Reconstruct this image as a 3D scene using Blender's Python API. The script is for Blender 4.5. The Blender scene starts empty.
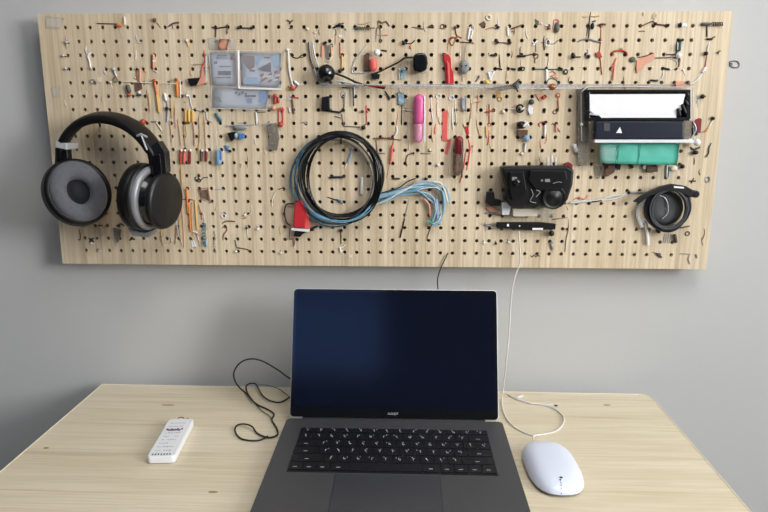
import bpy, math, random
from mathutils import Vector, Matrix
random.seed(7)
PI = math.pi
C = bpy.context.scene.collection
sc = bpy.context.scene

# ------------------------------------------------------------------ camera
FPX, PITCH, YAW, ROLL = 652.1, 0.20799, -0.0326, 0.00144
CAM = Vector((0, -1.14516, 1.25))
cp, sp_, cy, sy = math.cos(PITCH), math.sin(PITCH), math.cos(YAW), math.sin(YAW)
FW = Vector((sy*cp, cy*cp, -sp_)); RI = Vector((cy, -sy, 0)); UP = RI.cross(FW)
cr, sr = math.cos(ROLL), math.sin(ROLL)
RI, UP = cr*RI + sr*UP, cr*UP - sr*RI
cam_d = bpy.data.cameras.new('camera'); cam = bpy.data.objects.new('camera', cam_d); C.objects.link(cam)
cam_d.sensor_width = 36; cam_d.lens = FPX*36/768; cam_d.clip_start = .01
m = Matrix((RI, UP, -FW)).transposed().to_4x4(); m.translation = CAM; cam.matrix_world = m
sc.camera = cam

def ray(u, v): return FW + (u-384)/FPX*RI + (256-v)/FPX*UP
def onY(u, v, off=0.0):                       # point on the plane `off` in front of the pegboard face
    d = ray(u, v); return CAM + d*((-off-CAM.y)/d.y)
def onZ(u, v, z=.75):                         # point on a horizontal plane
    d = ray(u, v); return CAM + d*((z-CAM.z)/d.z)
PX = 1.15/FPX                                 # one photograph pixel on the board, metres

# ------------------------------------------------------------------ materials
def lin(c):
    c = c/255; return c/12.92 if c <= .04045 else ((c+.055)/1.055)**2.4
def rgb(r, g, b): return (lin(r), lin(g), lin(b), 1)
MATS = {}
def mat(name, col, rough=.5, metal=0, alpha=1, var=.0, scale=40, coat=0, bump=0, ior=None, sheen=0):
    m = bpy.data.materials.new(name); m.use_nodes = True; nt = m.node_tree; b = nt.nodes['Principled BSDF']
    b.inputs['Roughness'].default_value = rough; b.inputs['Metallic'].default_value = metal
    b.inputs['Alpha'].default_value = alpha; b.inputs['Coat Weight'].default_value = coat
    if ior: b.inputs['IOR'].default_value = ior
    if sheen: b.inputs['Sheen Weight'].default_value = sheen
    tc = nt.nodes.new('ShaderNodeTexCoord'); n = nt.nodes.new('ShaderNodeTexNoise')
    n.inputs['Scale'].default_value = scale; nt.links.new(tc.outputs['Object'], n.inputs['Vector'])
    mx = nt.nodes.new('ShaderNodeMix'); mx.data_type = 'RGBA'
    mx.inputs['A'].default_value = tuple(c*(1-var) for c in col[:3])+(1,)
    mx.inputs['B'].default_value = tuple(min(1, c*(1+var)) for c in col[:3])+(1,)
    nt.links.new(n.outputs['Fac'], mx.inputs['Factor']); nt.links.new(mx.outputs['Result'], b.inputs['Base Color'])
    if bump:
        bp = nt.nodes.new('ShaderNodeBump'); bp.inputs['Strength'].default_value = bump; bp.inputs['Distance'].default_value = .001
        nt.links.new(n.outputs['Fac'], bp.inputs['Height']); nt.links.new(bp.outputs['Normal'], b.inputs['Normal'])
    MATS[name] = m; return m

def wood(name, c1, c2, c3, axis, knots=0):
    m = bpy.data.materials.new(name); m.use_nodes = True; nt = m.node_tree; b = nt.nodes['Principled BSDF']; L = nt.links.new
    N = nt.nodes.new
    tc = N('ShaderNodeTexCoord')
    def noise(scale, detail=4, dist=0, rough=.55):
        mp = N('ShaderNodeMapping'); mp.inputs['Scale'].default_value = scale; L(tc.outputs['Object'], mp.inputs['Vector'])
        n = N('ShaderNodeTexNoise'); n.inputs['Scale'].default_value = 1; n.inputs['Detail'].default_value = detail
        n.inputs['Roughness'].default_value = rough; n.inputs['Distortion'].default_value = dist
        L(mp.outputs['Vector'], n.inputs['Vector']); return n.outputs['Fac']
    if axis == 'z': big, fine, med = (28, 8, 1.8), (230, 60, 5), (90, 10, 2.5)
    else: big, fine, med = (1.4, 22, 8), (6, 300, 60), (2.2, 75, 10)
    def ramp(src, p0, p1, ca, cb):
        r = N('ShaderNodeValToRGB'); r.color_ramp.elements[0].position = p0; r.color_ramp.elements[1].position = p1
        r.color_ramp.elements[0].color = ca; r.color_ramp.elements[1].color = cb; L(src, r.inputs['Fac']); return r.outputs['Color']
    base = ramp(noise(big, 3, .8), .35, .68, c1, c2)
    f = ramp(noise(fine, 5, .2, .65), .42, .62, (0, 0, 0, 1), (1, 1, 1, 1))
    g = ramp(noise(med, 4, .4), .56, .72, (0, 0, 0, 1), (1, 1, 1, 1))
    def mix(fac, k, a, bcol):
        mm = N('ShaderNodeMath'); mm.operation = 'MULTIPLY'; mm.inputs[1].default_value = k; L(fac, mm.inputs[0])
        x = N('ShaderNodeMix'); x.data_type = 'RGBA'; L(mm.outputs[0], x.inputs['Factor']); L(a, x.inputs['A'])
        x.inputs['B'].default_value = bcol; return x.outputs['Result']
    c = mix(g, .6, base, c3); c = mix(f, .42, c, c3)
    L(c, b.inputs['Base Color']); b.inputs['Roughness'].default_value = .5
    bp = N('ShaderNodeBump'); bp.inputs['Strength'].default_value = .12; bp.inputs['Distance'].default_value = .0005
    L(f, bp.inputs['Height']); L(bp.outputs['Normal'], b.inputs['Normal'])
    MATS[name] = m; return m

wall_m = mat('wall_paint', rgb(195, 196, 195), .9, var=.012, scale=3, bump=.05)
wood('board_wood', rgb(218, 199, 168), rgb(235, 219, 191), rgb(170, 146, 112), 'z')
wood('desk_wood', rgb(219, 207, 180), rgb(231, 221, 198), rgb(196, 177, 144), 'x')
mat('edge_band', rgb(238, 232, 215), .5, var=.03)
mat('ceiling_paint', rgb(225, 225, 222), .9, var=.01)
mat('floor_board', rgb(48, 42, 36), .6, var=.15, scale=8)
mat('space_grey', rgb(84, 85, 89), .45, .45, var=.02, scale=300)
mat('dark_edge', rgb(36, 36, 38), .4, .4, var=.02)
mat('bezel', rgb(9, 10, 14), .12, var=.02)
mat('screen', rgb(7, 12, 30), .13, var=.4, scale=5, ior=1.38)
mat('key_black', rgb(15, 17, 24), .45, var=.05)
mat('key_well', rgb(10, 11, 16), .5, var=.05)
mat('legend', rgb(178, 181, 190), .6, var=.02)
mat('pad_glass', rgb(70, 72, 79), .28, .3, var=.02)
mat('rubber', rgb(24, 24, 26), .6, var=.05, bump=.1)
mat('black_plastic', rgb(13, 13, 15), .42, var=.1, scale=90)
mat('black_gloss', rgb(9, 9, 12), .2, var=.1, coat=.4)
mat('leather', rgb(10, 10, 12), .42, var=.2, scale=120, bump=.25, ior=1.4)
mat('velour', rgb(88, 89, 96), .85, var=.25, scale=160, bump=.6, sheen=.3)
mat('grille', rgb(24, 25, 28), .9, var=.3, scale=400)
mat('silver', rgb(205, 207, 210), .3, .35, var=.05)
mat('dull_silver', rgb(150, 152, 156), .4, .3, var=.1)
mat('steel', rgb(130, 126, 120), .35, .8, var=.1)
mat('dark_steel', rgb(58, 50, 44), .4, .6, var=.1)
mat('white_plastic', rgb(238, 240, 245), .35, var=.01)
mat('mouse_white', rgb(224, 231, 250), .3, var=.01, coat=.2)
mat('white_paper', rgb(246, 247, 248), .7, var=.01)
mat('white_cable', rgb(226, 224, 220), .45, var=.02)
mat('clear_film', rgb(232, 236, 244), .10, alpha=.16, var=.06, scale=60, bump=.8)
mat('clear_plastic', rgb(220, 222, 222), .08, alpha=.15, var=.1, scale=50)
mat('smoky_plastic', rgb(140, 134, 124), .2, alpha=.6, var=.25, scale=90)
mat('brown_film', rgb(120, 92, 78), .25, alpha=.62, var=.2, scale=80)
mat('teal', rgb(88, 188, 168), .5, var=.1, scale=30)
mat('dark_teal', rgb(46, 150, 132), .5, var=.1, scale=30)
mat('teal_cap', rgb(30, 92, 96), .4, var=.1)
mat('red', rgb(198, 46, 54), .4, var=.12, scale=80)
mat('dark_red', rgb(128, 34, 40), .4, var=.15, scale=80)
mat('brick_red', rgb(178, 72, 50), .45, var=.15)
mat('pink', rgb(226, 96, 158), .35, var=.08)
mat('pale_pink', rgb(232, 160, 190), .3, alpha=.75, var=.1)
mat('coral', rgb(232, 104, 96), .45, var=.1)
mat('salmon', rgb(222, 160, 134), .5, var=.1)
mat('orange', rgb(224, 130, 62), .45, var=.15)
mat('amber', rgb(222, 176, 92), .4, var=.15)
mat('yellow', rgb(232, 196, 90), .45, var=.1)
mat('copper', rgb(168, 104, 74), .35, .55, var=.1)
mat('tan', rgb(200, 168, 128), .5, var=.1)
mat('cream', rgb(236, 226, 206), .5, var=.05)
mat('blue', rgb(84, 130, 190), .4, var=.15)
mat('pale_blue', rgb(150, 186, 220), .3, alpha=.8, var=.15)
mat('sky_wire', rgb(112, 168, 196), .3, var=.15)
mat('clear_blue_wire', rgb(172, 208, 226), .2, alpha=.8, var=.1)
mat('petrol_wire', rgb(62, 110, 136), .35, var=.1)
mat('navy', rgb(26, 32, 48), .35, var=.2)
mat('olive', rgb(88, 92, 76), .5, var=.15)
mat('grey', rgb(140, 142, 144), .6, var=.15, scale=200, bump=.3)
mat('dark_grey', rgb(70, 72, 74), .6, var=.1)
mat('card_grey', rgb(190, 195, 208), .6, var=.12, scale=60)
mat('brown', rgb(104, 74, 60), .5, var=.15)
mat('ink_purple', rgb(92, 70, 104), .6, var=.1)

# ------------------------------------------------------------------ mesh builder
class MB:
    def __init__(s): s.v = []; s.f = []; s.sm = []
    def add(s, vs, fs, smooth=True):
        o = len(s.v); s.v += [tuple(v) for v in vs]; s.f += [tuple(i+o for i in f) for f in fs]; s.sm += [smooth]*len(fs); return s
    def join(s, other):
        o = len(s.v); s.v += other.v; s.f += [tuple(i+o for i in f) for f in other.f]; s.sm += other.sm; return s
    def build(s, name, material, parent=None, bevel=0, subd=0, origin=None):
        me = bpy.data.meshes.new(name)
        if origin is None:
            n = len(s.v); lo = [min(v[i] for v in s.v) for i in range(3)]; hi = [max(v[i] for v in s.v) for i in range(3)]
            origin = Vector([(a+b)/2 for a, b in zip(lo, hi)])
        origin = Vector(origin)
        if parent is not None: origin = Vector(parent.location) if parent.parent is None else Vector((0, 0, 0))
        if parent is not None and parent.parent is not None: origin = Vector(parent.parent.location)
        me.from_pydata([tuple(Vector(v)-origin) for v in s.v], [], s.f); me.polygons.foreach_set('use_smooth', s.sm); me.update()
        me.materials.append(MATS[material]); o = bpy.data.objects.new(name, me); C.objects.link(o)
        if parent is None: o.location = origin
        else: o.parent = parent
        if bevel:
            b = o.modifiers.new('bevel', 'BEVEL'); b.width = bevel; b.segments = 3; b.limit_method = 'ANGLE'; b.angle_limit = .6
        if subd:
            b = o.modifiers.new('sub', 'SUBSURF'); b.levels = subd; b.render_levels = subd
        return o

def tag(o, label=None, cat=None, group=None, kind=None):
    if label: o['label'] = label
    if cat: o['category'] = cat
    if group: o['group'] = group
    if kind: o['kind'] = kind
    return o
def empty(name, loc, label, cat, group=None):
    o = bpy.data.objects.new(name, None); C.objects.link(o); o.location = loc; o.empty_display_size = .01
    return tag(o, label, cat, group)
def struct(name, mb, material, **k): return tag(mb.build(name, material, **k), kind='structure')

def box(x0, x1, y0, y1, z0, z1):
    v = [(x, y, z) for x in (x0, x1) for y in (y0, y1) for z in (z0, z1)]
    return MB().add(v, [(0, 1, 3, 2), (4, 6, 7, 5), (0, 4, 5, 1), (2, 3, 7, 6), (0, 2, 6, 4), (1, 5, 7, 3)], False)
def obox(c, ax, ay, az):                      # centre and three half-axes
    c = Vector(c); v = [c+a*ax+b*ay+d*az for a in (-1, 1) for b in (-1, 1) for d in (-1, 1)]
    return MB().add(v, [(0, 1, 3, 2), (4, 6, 7, 5), (0, 4, 5, 1), (2, 3, 7, 6), (0, 2, 6, 4), (1, 5, 7, 3)], False)
def smooth_path(P, n=6, closed=False):
    P = [Vector(p) for p in P]
    if len(P) < 3 and not closed: return P
    out = []; N = len(P); rng = range(N if closed else N-1)
    for i in rng:
        g = (lambda k: P[k % N]) if closed else (lambda k: P[max(0, min(N-1, k))])
        a, b, c, d = g(i-1), g(i), g(i+1), g(i+2)
        for j in range(n):
            t = j/n
            out.append(.5*((2*b)+(c-a)*t+(2*a-5*b+4*c-d)*t*t+(3*b-a-3*c+d)*t**3))
    if not closed: out.append(P[-1])
    return out
def frames(P, closed=False):
    N = len(P); T = []
    for i in range(N):
        a = P[(i-1) % N] if closed else P[max(0, i-1)]; b = P[(i+1) % N] if closed else P[min(N-1, i+1)]
        t = b-a; T.append(t.normalized() if t.length > 1e-9 else (T[-1] if T else Vector((1, 0, 0))))
    ref = Vector((0, 1, 0)) if abs(T[0].y) < .9 else Vector((1, 0, 0)); n = T[0].cross(ref).normalized(); out = []
    for t in T:
        n = n-t*n.dot(t)
        if n.length < 1e-6: n = t.cross(Vector((.3, .5, .8)))
        n.normalize(); out.append((t, n, t.cross(n)))
    return out
def tube(P, r, seg=8, closed=False, sx=1, sz=1):
    P = [Vector(p) for p in P]; R = r if hasattr(r, '__len__') else [r]*len(P); F = frames(P, closed); vs = []
    for p, rr, (t, n, b) in zip(P, R, F):
        for k in range(seg):
            a = 2*PI*k/seg; vs.append(p+n*math.cos(a)*rr*sx+b*math.sin(a)*rr*sz)
    fs = []; N = len(P)
    for i in range(N if closed else N-1):
        for k in range(seg):
            a = i*seg+k; b = i*seg+(k+1) % seg; c = ((i+1) % N)*seg+(k+1) % seg; d = ((i+1) % N)*seg+k; fs.append((a, b, c, d))
    mb = MB().add(vs, fs)
    if not closed: mb.add([vs[k] for k in range(seg)], [tuple(range(seg))[::-1]]); mb.add([vs[(N-1)*seg+k] for k in range(seg)], [tuple(range(seg))])
    return mb
def lathe(c, axis, prof, seg=40, sx=1, up=None, caps=True):         # prof: (radius, distance along axis); elliptical by sx
    c = Vector(c); a = Vector(axis).normalized(); u = Vector(up or (0, 0, 1)); u = (u-a*u.dot(a)).normalized(); w = a.cross(u); vs = []; fs = []
    for r, t in prof:
        for k in range(seg):
            th = 2*PI*k/seg; vs.append(c+a*t+u*r*math.cos(th)+w*r*sx*math.sin(th))
    for i in range(len(prof)-1):
        for k in range(seg): fs.append((i*seg+k, i*seg+(k+1) % seg, (i+1)*seg+(k+1) % seg, (i+1)*seg+k))
    mb = MB().add(vs, fs)
    if caps and prof[0][0] > 1e-5: mb.add(vs[:seg], [tuple(range(seg))])
    if caps and prof[-1][0] > 1e-5: mb.add(vs[-seg:], [tuple(range(seg))])
    return mb
def prism(pts, d):                            # 3D polygon extruded by vector d
    n = len(pts); d = Vector(d); a = [Vector(p) for p in pts]; b = [p+d for p in a]
    return MB().add(a+b, [tuple(range(n))[::-1], tuple(range(n, 2*n))]+[(i, (i+1) % n, n+(i+1) % n, n+i) for i in range(n)], False)

# ---- shapes placed on the board by where they stand on it (board-face coordinates u, v; o = distance off the face)
def pp(p, off): return onY(p[0], p[1], p[2] if len(p) > 2 else off)
def W(pts, r=.0007, off=None, n=5, seg=6, closed=False):
    if off is None:                           # lies on the board, its first end poked into it
        off = r*.85
        if len(pts[0]) == 2 and not closed: pts = [(pts[0][0], pts[0][1], -.0006)]+list(pts[1:])
    return tube(smooth_path([pp(p, off) for p in pts], n, closed), r, seg, closed)
def L_(pts, r=.0007, off=None, seg=6):
    off = r*.9 if off is None else off
    return tube([pp(p, off) for p in pts], r, seg)
def S(p, q, r=.002, off=None, seg=10, r2=None):          # rounded stick
    off = r*.92 if off is None else max(off, r*.92)
    a, b = pp(p, off), pp(q, off); d = (b-a); Ln = d.length; d.normalize(); r2 = r2 or r; P = []; R = []
    for k in range(4): th = k/4*PI/2; P.append(a+d*r*(1-math.cos(th))); R.append(max(r*math.sin(th), r*.08))
    P.append(a+d*r); R.append(r); P.append(b-d*r2); R.append(r2)
    for k in range(1, 5): th = PI/2-k/4*PI/2; P.append(b-d*r2*(1-math.cos(th))); R.append(max(r2*math.sin(th), r2*.08))
    return tube(P, R, seg)
def B(u0, v0, u1, v1, d=.004, off=0.0006):               # block spanning board coordinates
    g = off+d; return prism([onY(u0, v0, g), onY(u1, v0, g), onY(u1, v1, g), onY(u0, v1, g)], (0, d, 0))
def F(pts, d=.0008, off=.0): return prism([onY(p[0], p[1], off+d) for p in pts], (0, d, 0))
def O(u, v, R, r=.0006, off=None, ry=None, seg=20):
    off = r*.9 if off is None else off
    c = onY(u, v, off); ry = ry or R
    return tube([c+Vector((math.cos(2*PI*k/seg)*R*PX, 0, math.sin(2*PI*k/seg)*ry*PX)) for k in range(seg)], r, 6, True)
def K(u, v, R, off=None, sx=1, sz=1, sy=1):              # ball
    off = R*PX*sy*.85 if off is None else off
    c = onY(u, v, off); r = R*PX; vs = []; fs = []; n = 12; m_ = 8
    for i in range(m_+1):
        a = PI*i/m_
        for k in range(n): b = 2*PI*k/n; vs.append(c+Vector((r*sx*math.sin(a)*math.cos(b), r*sy*math.sin(a)*math.sin(b), r*sz*math.cos(a))))
    for i in range(m_):
        for k in range(n): fs.append((i*n+k, i*n+(k+1) % n, (i+1)*n+(k+1) % n, (i+1)*n+k))
    return MB().add(vs, fs)
def SP(p, q, R=1.6, r=.0005, turns=7, off=None):
    off = R*PX+r*.5 if off is None else off
    a, b = pp(p, off), pp(q, off); d = b-a; n = Vector((0, 1, 0)); w = d.normalized().cross(n); P = []
    for k in range(turns*10+1):
        t = k/(turns*10); th = 2*PI*turns*t; P.append(a+d*t+(n*math.cos(th)+w*math.sin(th))*R*PX)
    return tube(P, r, 5)
def J(*ms):
    r = MB()
    for x in ms: r.join(x)
    return r
def thing(name, label, cat, *parts, group=None, bevel=0):
    """parts: (part name, mesh, material[, label])"""
    if len(parts) == 1:
        return tag(parts[0][1].build(name, parts[0][2], bevel=bevel), label, cat, group)
    allv = [v for p in parts for v in p[1].v]
    c = Vector([sum(v[i] for v in allv)/len(allv) for i in range(3)])
    e = empty(name, c, label, cat, group)
    for p in parts:
        o = p[1].build(p[0], p[2], parent=e, bevel=bevel)
        if len(p) > 3: o['label'] = p[3]
    return e
def text_mesh(s, size, origin, xa, ya, ext=.0002):
    cu = bpy.data.curves.new('t', 'FONT'); cu.body = s; cu.size = size; cu.extrude = ext; cu.align_x = 'CENTER'; cu.align_y = 'CENTER'
    o = bpy.data.objects.new('t', cu); C.objects.link(o)
    me = bpy.data.meshes.new_from_object(o.evaluated_get(bpy.context.evaluated_depsgraph_get()))
    xa = Vector(xa).normalized(); ya = Vector(ya).normalized(); za = xa.cross(ya); mb = MB()
    mb.add([Vector(origin)+xa*v.co.x+ya*v.co.y+za*v.co.z for v in me.vertices], [tuple(p.vertices) for p in me.polygons], False)
    bpy.data.objects.remove(o); bpy.data.curves.remove(cu); bpy.data.meshes.remove(me); return mb

# ------------------------------------------------------------------ room
WY = .036
XL, XR, YB, ZC = -2.1, 2.7, -3.0, 2.6
struct('wall_back', box(XL-.1, XR+.1, WY, WY+.1, 0, ZC), 'wall_paint')
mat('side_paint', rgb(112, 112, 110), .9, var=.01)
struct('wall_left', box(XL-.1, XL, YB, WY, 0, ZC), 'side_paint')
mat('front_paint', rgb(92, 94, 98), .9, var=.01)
fx0, fx1, fz0, fz1 = -1.15, -.12, 1.78, 2.42  # opening for the added glowing panel in the unseen front wall
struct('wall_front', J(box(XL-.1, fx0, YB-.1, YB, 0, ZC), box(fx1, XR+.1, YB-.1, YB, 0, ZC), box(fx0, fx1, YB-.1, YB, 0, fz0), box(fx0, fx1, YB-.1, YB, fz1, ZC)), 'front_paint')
wm = bpy.data.materials.new('reflection_glow'); wm.use_nodes = True; b_ = wm.node_tree.nodes['Principled BSDF']  # blue emission added behind the camera for the laptop screen to reflect
b_.inputs['Base Color'].default_value = (.02, .03, .05, 1); b_.inputs['Emission Color'].default_value = (.22, .42, 1, 1); b_.inputs['Emission Strength'].default_value = 1.3; MATS['reflection_glow'] = wm
w2 = struct('reflection_panel_frame', J(box(fx0, fx0+.04, YB-.05, YB-.01, fz0, fz1), box(fx1-.04, fx1, YB-.05, YB-.01, fz0, fz1), box(fx0, fx1, YB-.05, YB-.01, fz0, fz0+.04), box(fx0, fx1, YB-.05, YB-.01, fz1-.04, fz1)), 'white_plastic')  # unseen frame around the added reflection panel
struct('reflection_panel', box(fx0+.04, fx1-.04, YB-.035, YB-.03, fz0+.04, fz1-.04), 'reflection_glow', parent=w2)
struct('floor', box(XL-.1, XR+.1, YB-.1, WY+.1, -.05, 0), 'floor_board')
struct('ceiling', box(XL-.1, XR+.1, YB-.1, WY+.1, ZC, ZC+.05), 'ceiling_paint')
# right wall with a window opening
wy0, wy1, wz0, wz1 = -2.85, -1.15, 1.3, 2.45
struct('wall_right', J(box(XR, XR+.1, YB, wy0, 0, ZC), box(XR, XR+.1, wy1, WY, 0, ZC), box(XR, XR+.1, wy0, wy1, 0, wz0), box(XR, XR+.1, wy0, wy1, wz1, ZC)), 'wall_paint')
struct('window_1', J(box(XR+.02, XR+.06, wy0, wy0+.05, wz0, wz1), box(XR+.02, XR+.06, wy1-.05, wy1, wz0, wz1), box(XR+.02, XR+.06, wy0, wy1, wz0, wz0+.05), box(XR+.02, XR+.06, wy0, wy1, wz1-.05, wz1), box(XR+.02, XR+.06, (wy0+wy1)/2-.02, (wy0+wy1)/2+.02, wz0, wz1)), 'white_plastic')
struct('baseboard_back', box(XL, XR, WY-.015, WY, 0, .09), 'white_plastic')

def area(name, loc, target, sx, sy_, power, col):
    l = bpy.data.lights.new(name, 'AREA'); l.shape = 'RECTANGLE'; l.size = sx; l.size_y = sy_; l.energy = power; l.color = col
    o = bpy.data.objects.new(name, l); C.objects.link(o); o.location = loc
    o.rotation_euler = (Vector(target)-Vector(loc)).to_track_quat('-Z', 'Y').to_euler(); return o
area('window_daylight', (XR+.015, (wy0+wy1)/2, (wz0+wz1)/2), (0, (wy0+wy1)/2, (wz0+wz1)/2), 1.1, 1.65, 108, (1, .995, .985))
area('ceiling_fill', (.45, -1.15, ZC-.03), (.45, -1.15, 0), .9, .9, 13, (1, .97, .93))  # fill light added under the ceiling to even out the wall brightness
w = bpy.data.worlds.new('world'); w.use_nodes = True; sc.world = w
w.node_tree.nodes['Background'].inputs[0].default_value = (.75, .85, 1, 1); w.node_tree.nodes['Background'].inputs[1].default_value = 1

# ------------------------------------------------------------------ desk
DX, DY, DW, DA, DD = -.57786, .010, 1.0338, -.0099, .72
ca, sa = math.cos(DA), math.sin(DA)
desk = empty('desk', (DX+DW/2, DY-DD/2, 0), 'pale wood desk with light edges standing against the grey wall', 'desk')
def dpt(u, v, z): return Vector((DX+u*ca+v*sa, DY+u*sa-v*ca, z))
def rr_outline(w_, d_, r, n=6, r4=None):
    pts = []; rs4 = r4 or (r, r, r, r)
    for (cx, cy_, a0), r in zip(((w_-rs4[0], rs4[0], -PI/2), (w_-rs4[1], d_-rs4[1], 0), (rs4[2], d_-rs4[2], PI/2), (rs4[3], rs4[3], PI)), rs4):
        for k in range(n+1): a = a0+k/n*PI/2; pts.append((cx+r*math.cos(a), cy_+r*math.sin(a)))
    return pts
ol = rr_outline(DW, DD, .018, r4=(.018, .006, .006, .004))
prism([dpt(a, b, .75-.022) for a, b in ol], (0, 0, .022)).build('desktop', 'desk_wood', desk)
n = len(ol); inn = [(min(max(a, .0012), DW-.0012), min(max(b, .0012), DD-.0012)) for a, b in ol]
eb = MB(); z0, z1 = .727, .7507
vs = [dpt(a, b, z) for z, L in ((z0, ol), (z1, ol), (z1, inn), (z0, inn)) for a, b in L]
# slightly outside the slab so it never coincides with it
def grow(p): c = dpt(DW/2, DD/2, p.z); return c+(p-c)*1.0012
vs = [grow(p) for p in vs]
eb.add(vs, [(i+n*j, (i+1) % n+n*j, (i+1) % n+n*((j+1) % 4), i+n*((j+1) % 4)) for j in range(4) for i in range(n)], False)
eb.build('edge_band', 'edge_band', desk)
for a, b in ((.05, .05), (DW-.05, .05), (.05, DD-.05), (DW-.05, DD-.05)):
    c = dpt(a, b, 0); box(c.x-.022, c.x+.022, c.y-.022, c.y+.022, 0, .728).build('leg', 'desk_wood', desk, bevel=.002)
# knots: small dark stains in the veneer
mat('knot', rgb(158, 134, 100), .55, var=.3, scale=200)
for (u, v, l, h) in ((168, 405, 7, .8), (349+270, 392, 0, 0), (213, 492, 4, .9), (46, 448, 2.5, .9), (392+180, 385, 0, 0), (607, 405, 4, .8), (87, 452, 0, 0)):
    if not l: continue
    c = onZ(u, v, .7503); prism([c+Vector((math.cos(2*PI*k/12)*l*.0017, math.sin(2*PI*k/12)*h*.0026, 0)) for k in range(12)], (0, 0, .00015)).build('wood_knot', 'knot', desk)

# ------------------------------------------------------------------ pegboard
X0, X1, Z0, Z1 = -.6258, .5345, .9890, 1.4226
PTX, PT, HX, HZ, TH, HR = .02145, .02269, -.5800, 1.4001, .010, .00330
NC, NR = 50, 18
board = empty('pegboard', (0, TH, Z0), 'long pale wooden pegboard full of small round holes mounted on the wall', 'pegboard')
mb = MB(); SEG = 12
def sq(a):
    c, s = math.cos(a), math.sin(a); k = 1/max(abs(c), abs(s)); return c*k, s*k
for i in range(NC):
    for j in range(NR):
        cx, cz = HX+i*PTX, HZ-j*PT; A = [2*PI*(k+.5)/SEG+PI/12*0 for k in range(SEG)]
        A = [2*PI*k/SEG+PI/4 for k in range(SEG)]
        o = [(cx+sq(a)[0]*PTX/2, cz+sq(a)[1]*PT/2) for a in A]; h = [(cx+math.cos(a)*HR, cz+math.sin(a)*HR) for a in A]
        vs = [(x, 0, z) for x, z in o]+[(x, 0, z) for x, z in h]+[(x, TH, z) for x, z in h]+[(x, TH, z) for x, z in o]
        fs = [(r*SEG+k, r*SEG+(k+1) % SEG, (r+1)*SEG+(k+1) % SEG, (r+1)*SEG+k) for r in range(3) for k in range(SEG)]
        mb.add(vs, fs, False)
gx0, gx1, gz0, gz1 = HX-PTX/2, HX+(NC-.5)*PTX, HZ-(NR-.5)*PT, HZ+PT/2
xs, zs = [X0, gx0, gx1, X1], [Z0, gz0, gz1, Z1]
for i in range(3):
    for j in range(3):
        if i == 1 and j == 1: continue
        for y in (0, TH): mb.add([(xs[i], y, zs[j]), (xs[i+1], y, zs[j]), (xs[i+1], y, zs[j+1]), (xs[i], y, zs[j+1])], [(0, 1, 2, 3)], False)
for a, b in (((X0, Z0), (X1, Z0)), ((X1, Z0), (X1, Z1)), ((X1, Z1), (X0, Z1)), ((X0, Z1), (X0, Z0))):
    mb.add([(a[0], 0, a[1]), (b[0], 0, b[1]), (b[0], TH, b[1]), (a[0], TH, a[1])], [(0, 1, 2, 3)], False)
mb.build('perforated_panel', 'board_wood', board)
for x0, x1, z0, z1 in ((X0+.004, X1-.004, Z1-.014, Z1-.004), (X0+.004, X1-.004, Z0+.004, Z0+.014), (X0+.004, X0+.02, Z0+.015, Z1-.015), (X1-.02, X1-.004, Z0+.015, Z1-.015)):
    box(x0, x1, TH, WY-.0005, z0, z1).build('wall_batten', 'board_wood', board)

# ------------------------------------------------------------------ laptop
LX, LYH, LW, LD, LT = -.0155, -.150, .3545, .285, .7645
lap = empty('laptop', (LX, LYH-LD/2, .75), 'open dark grey laptop with a black screen standing on the desk', 'laptop')
def rr(w_, d_, r, n=5): return [(a-w_/2, b-d_/2) for a, b in rr_outline(w_, d_, r, n)]
prism([Vector((LX+a, LYH-LD/2+b, .752)) for a, b in rr(LW, LD, .008)], (0, 0, LT-.752)).build('base', 'space_grey', lap, bevel=.0012)
for a, b in ((-.14, -.12), (.14, -.12), (-.14, .11), (.14, .11)):
    lathe((LX+a, LYH-LD/2+b, .7502), (0, 0, 1), [(.006, 0), (.006, .0022)], 16).build('rubber_foot', 'rubber', lap)
kb = box(LX-.1475, LX+.1475, LYH-.167, LYH-.034, LT-.0002, LT+.0004).build('keyboard', 'key_well', lap)
J(box(LX-.1483, LX+.1483, LYH-.0342, LYH-.0334, LT-.0002, LT+.0006), box(LX-.1483, LX-.1475, LYH-.167, LYH-.034, LT-.0002, LT+.0006), box(LX+.1475, LX+.1483, LYH-.167, LYH-.034, LT-.0002, LT+.0006)).build('keyboard_trim', 'space_grey', lap)
rows = [(.0155, [1]*14), (.0225, [1]*13+[1.5]), (.0225, [1.5]+[1]*13), (.0225, [1.8]+[1]*11+[1.8]), (.0225, [2.3]+[1]*10+[2.3]), (.0225, [1, 1, 1, 1.3, 5.4, 1.3, 1, 1, 1, 1])]
ky = LYH-.0355; KW = .2935
def legend(cx, cy_, z, wide):
    g = MB(); rn = random.Random(int(cx*1e5)+int(cy_*1e5)*7)
    def st(x, y, w_, h_): g.join(box(cx+x-w_/2, cx+x+w_/2, cy_+y-h_/2, cy_+y+h_/2, z, z+.0001))
    if wide: st(-.001, -.003, .006, .0012); return g
    k = rn.randint(0, 3); st(rn.uniform(-.005, .005), rn.uniform(.003, .006), .0011, .0022)
    if k == 0: st(0, 0, .0009, .006); st(.0012, .0025, .0024, .0009)
    elif k == 1: st(-.001, .001, .0009, .005); st(.0014, -.001, .0009, .004); st(0, -.002, .002, .0009)
    elif k == 2: st(0, .003, .0028, .0009); st(.001, 0, .0009, .005)
    else: st(0, 0, .0026, .0009); st(-.0008, .002, .0009, .0034); st(.001, -.003, .0018, .0009)
    return g
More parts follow.
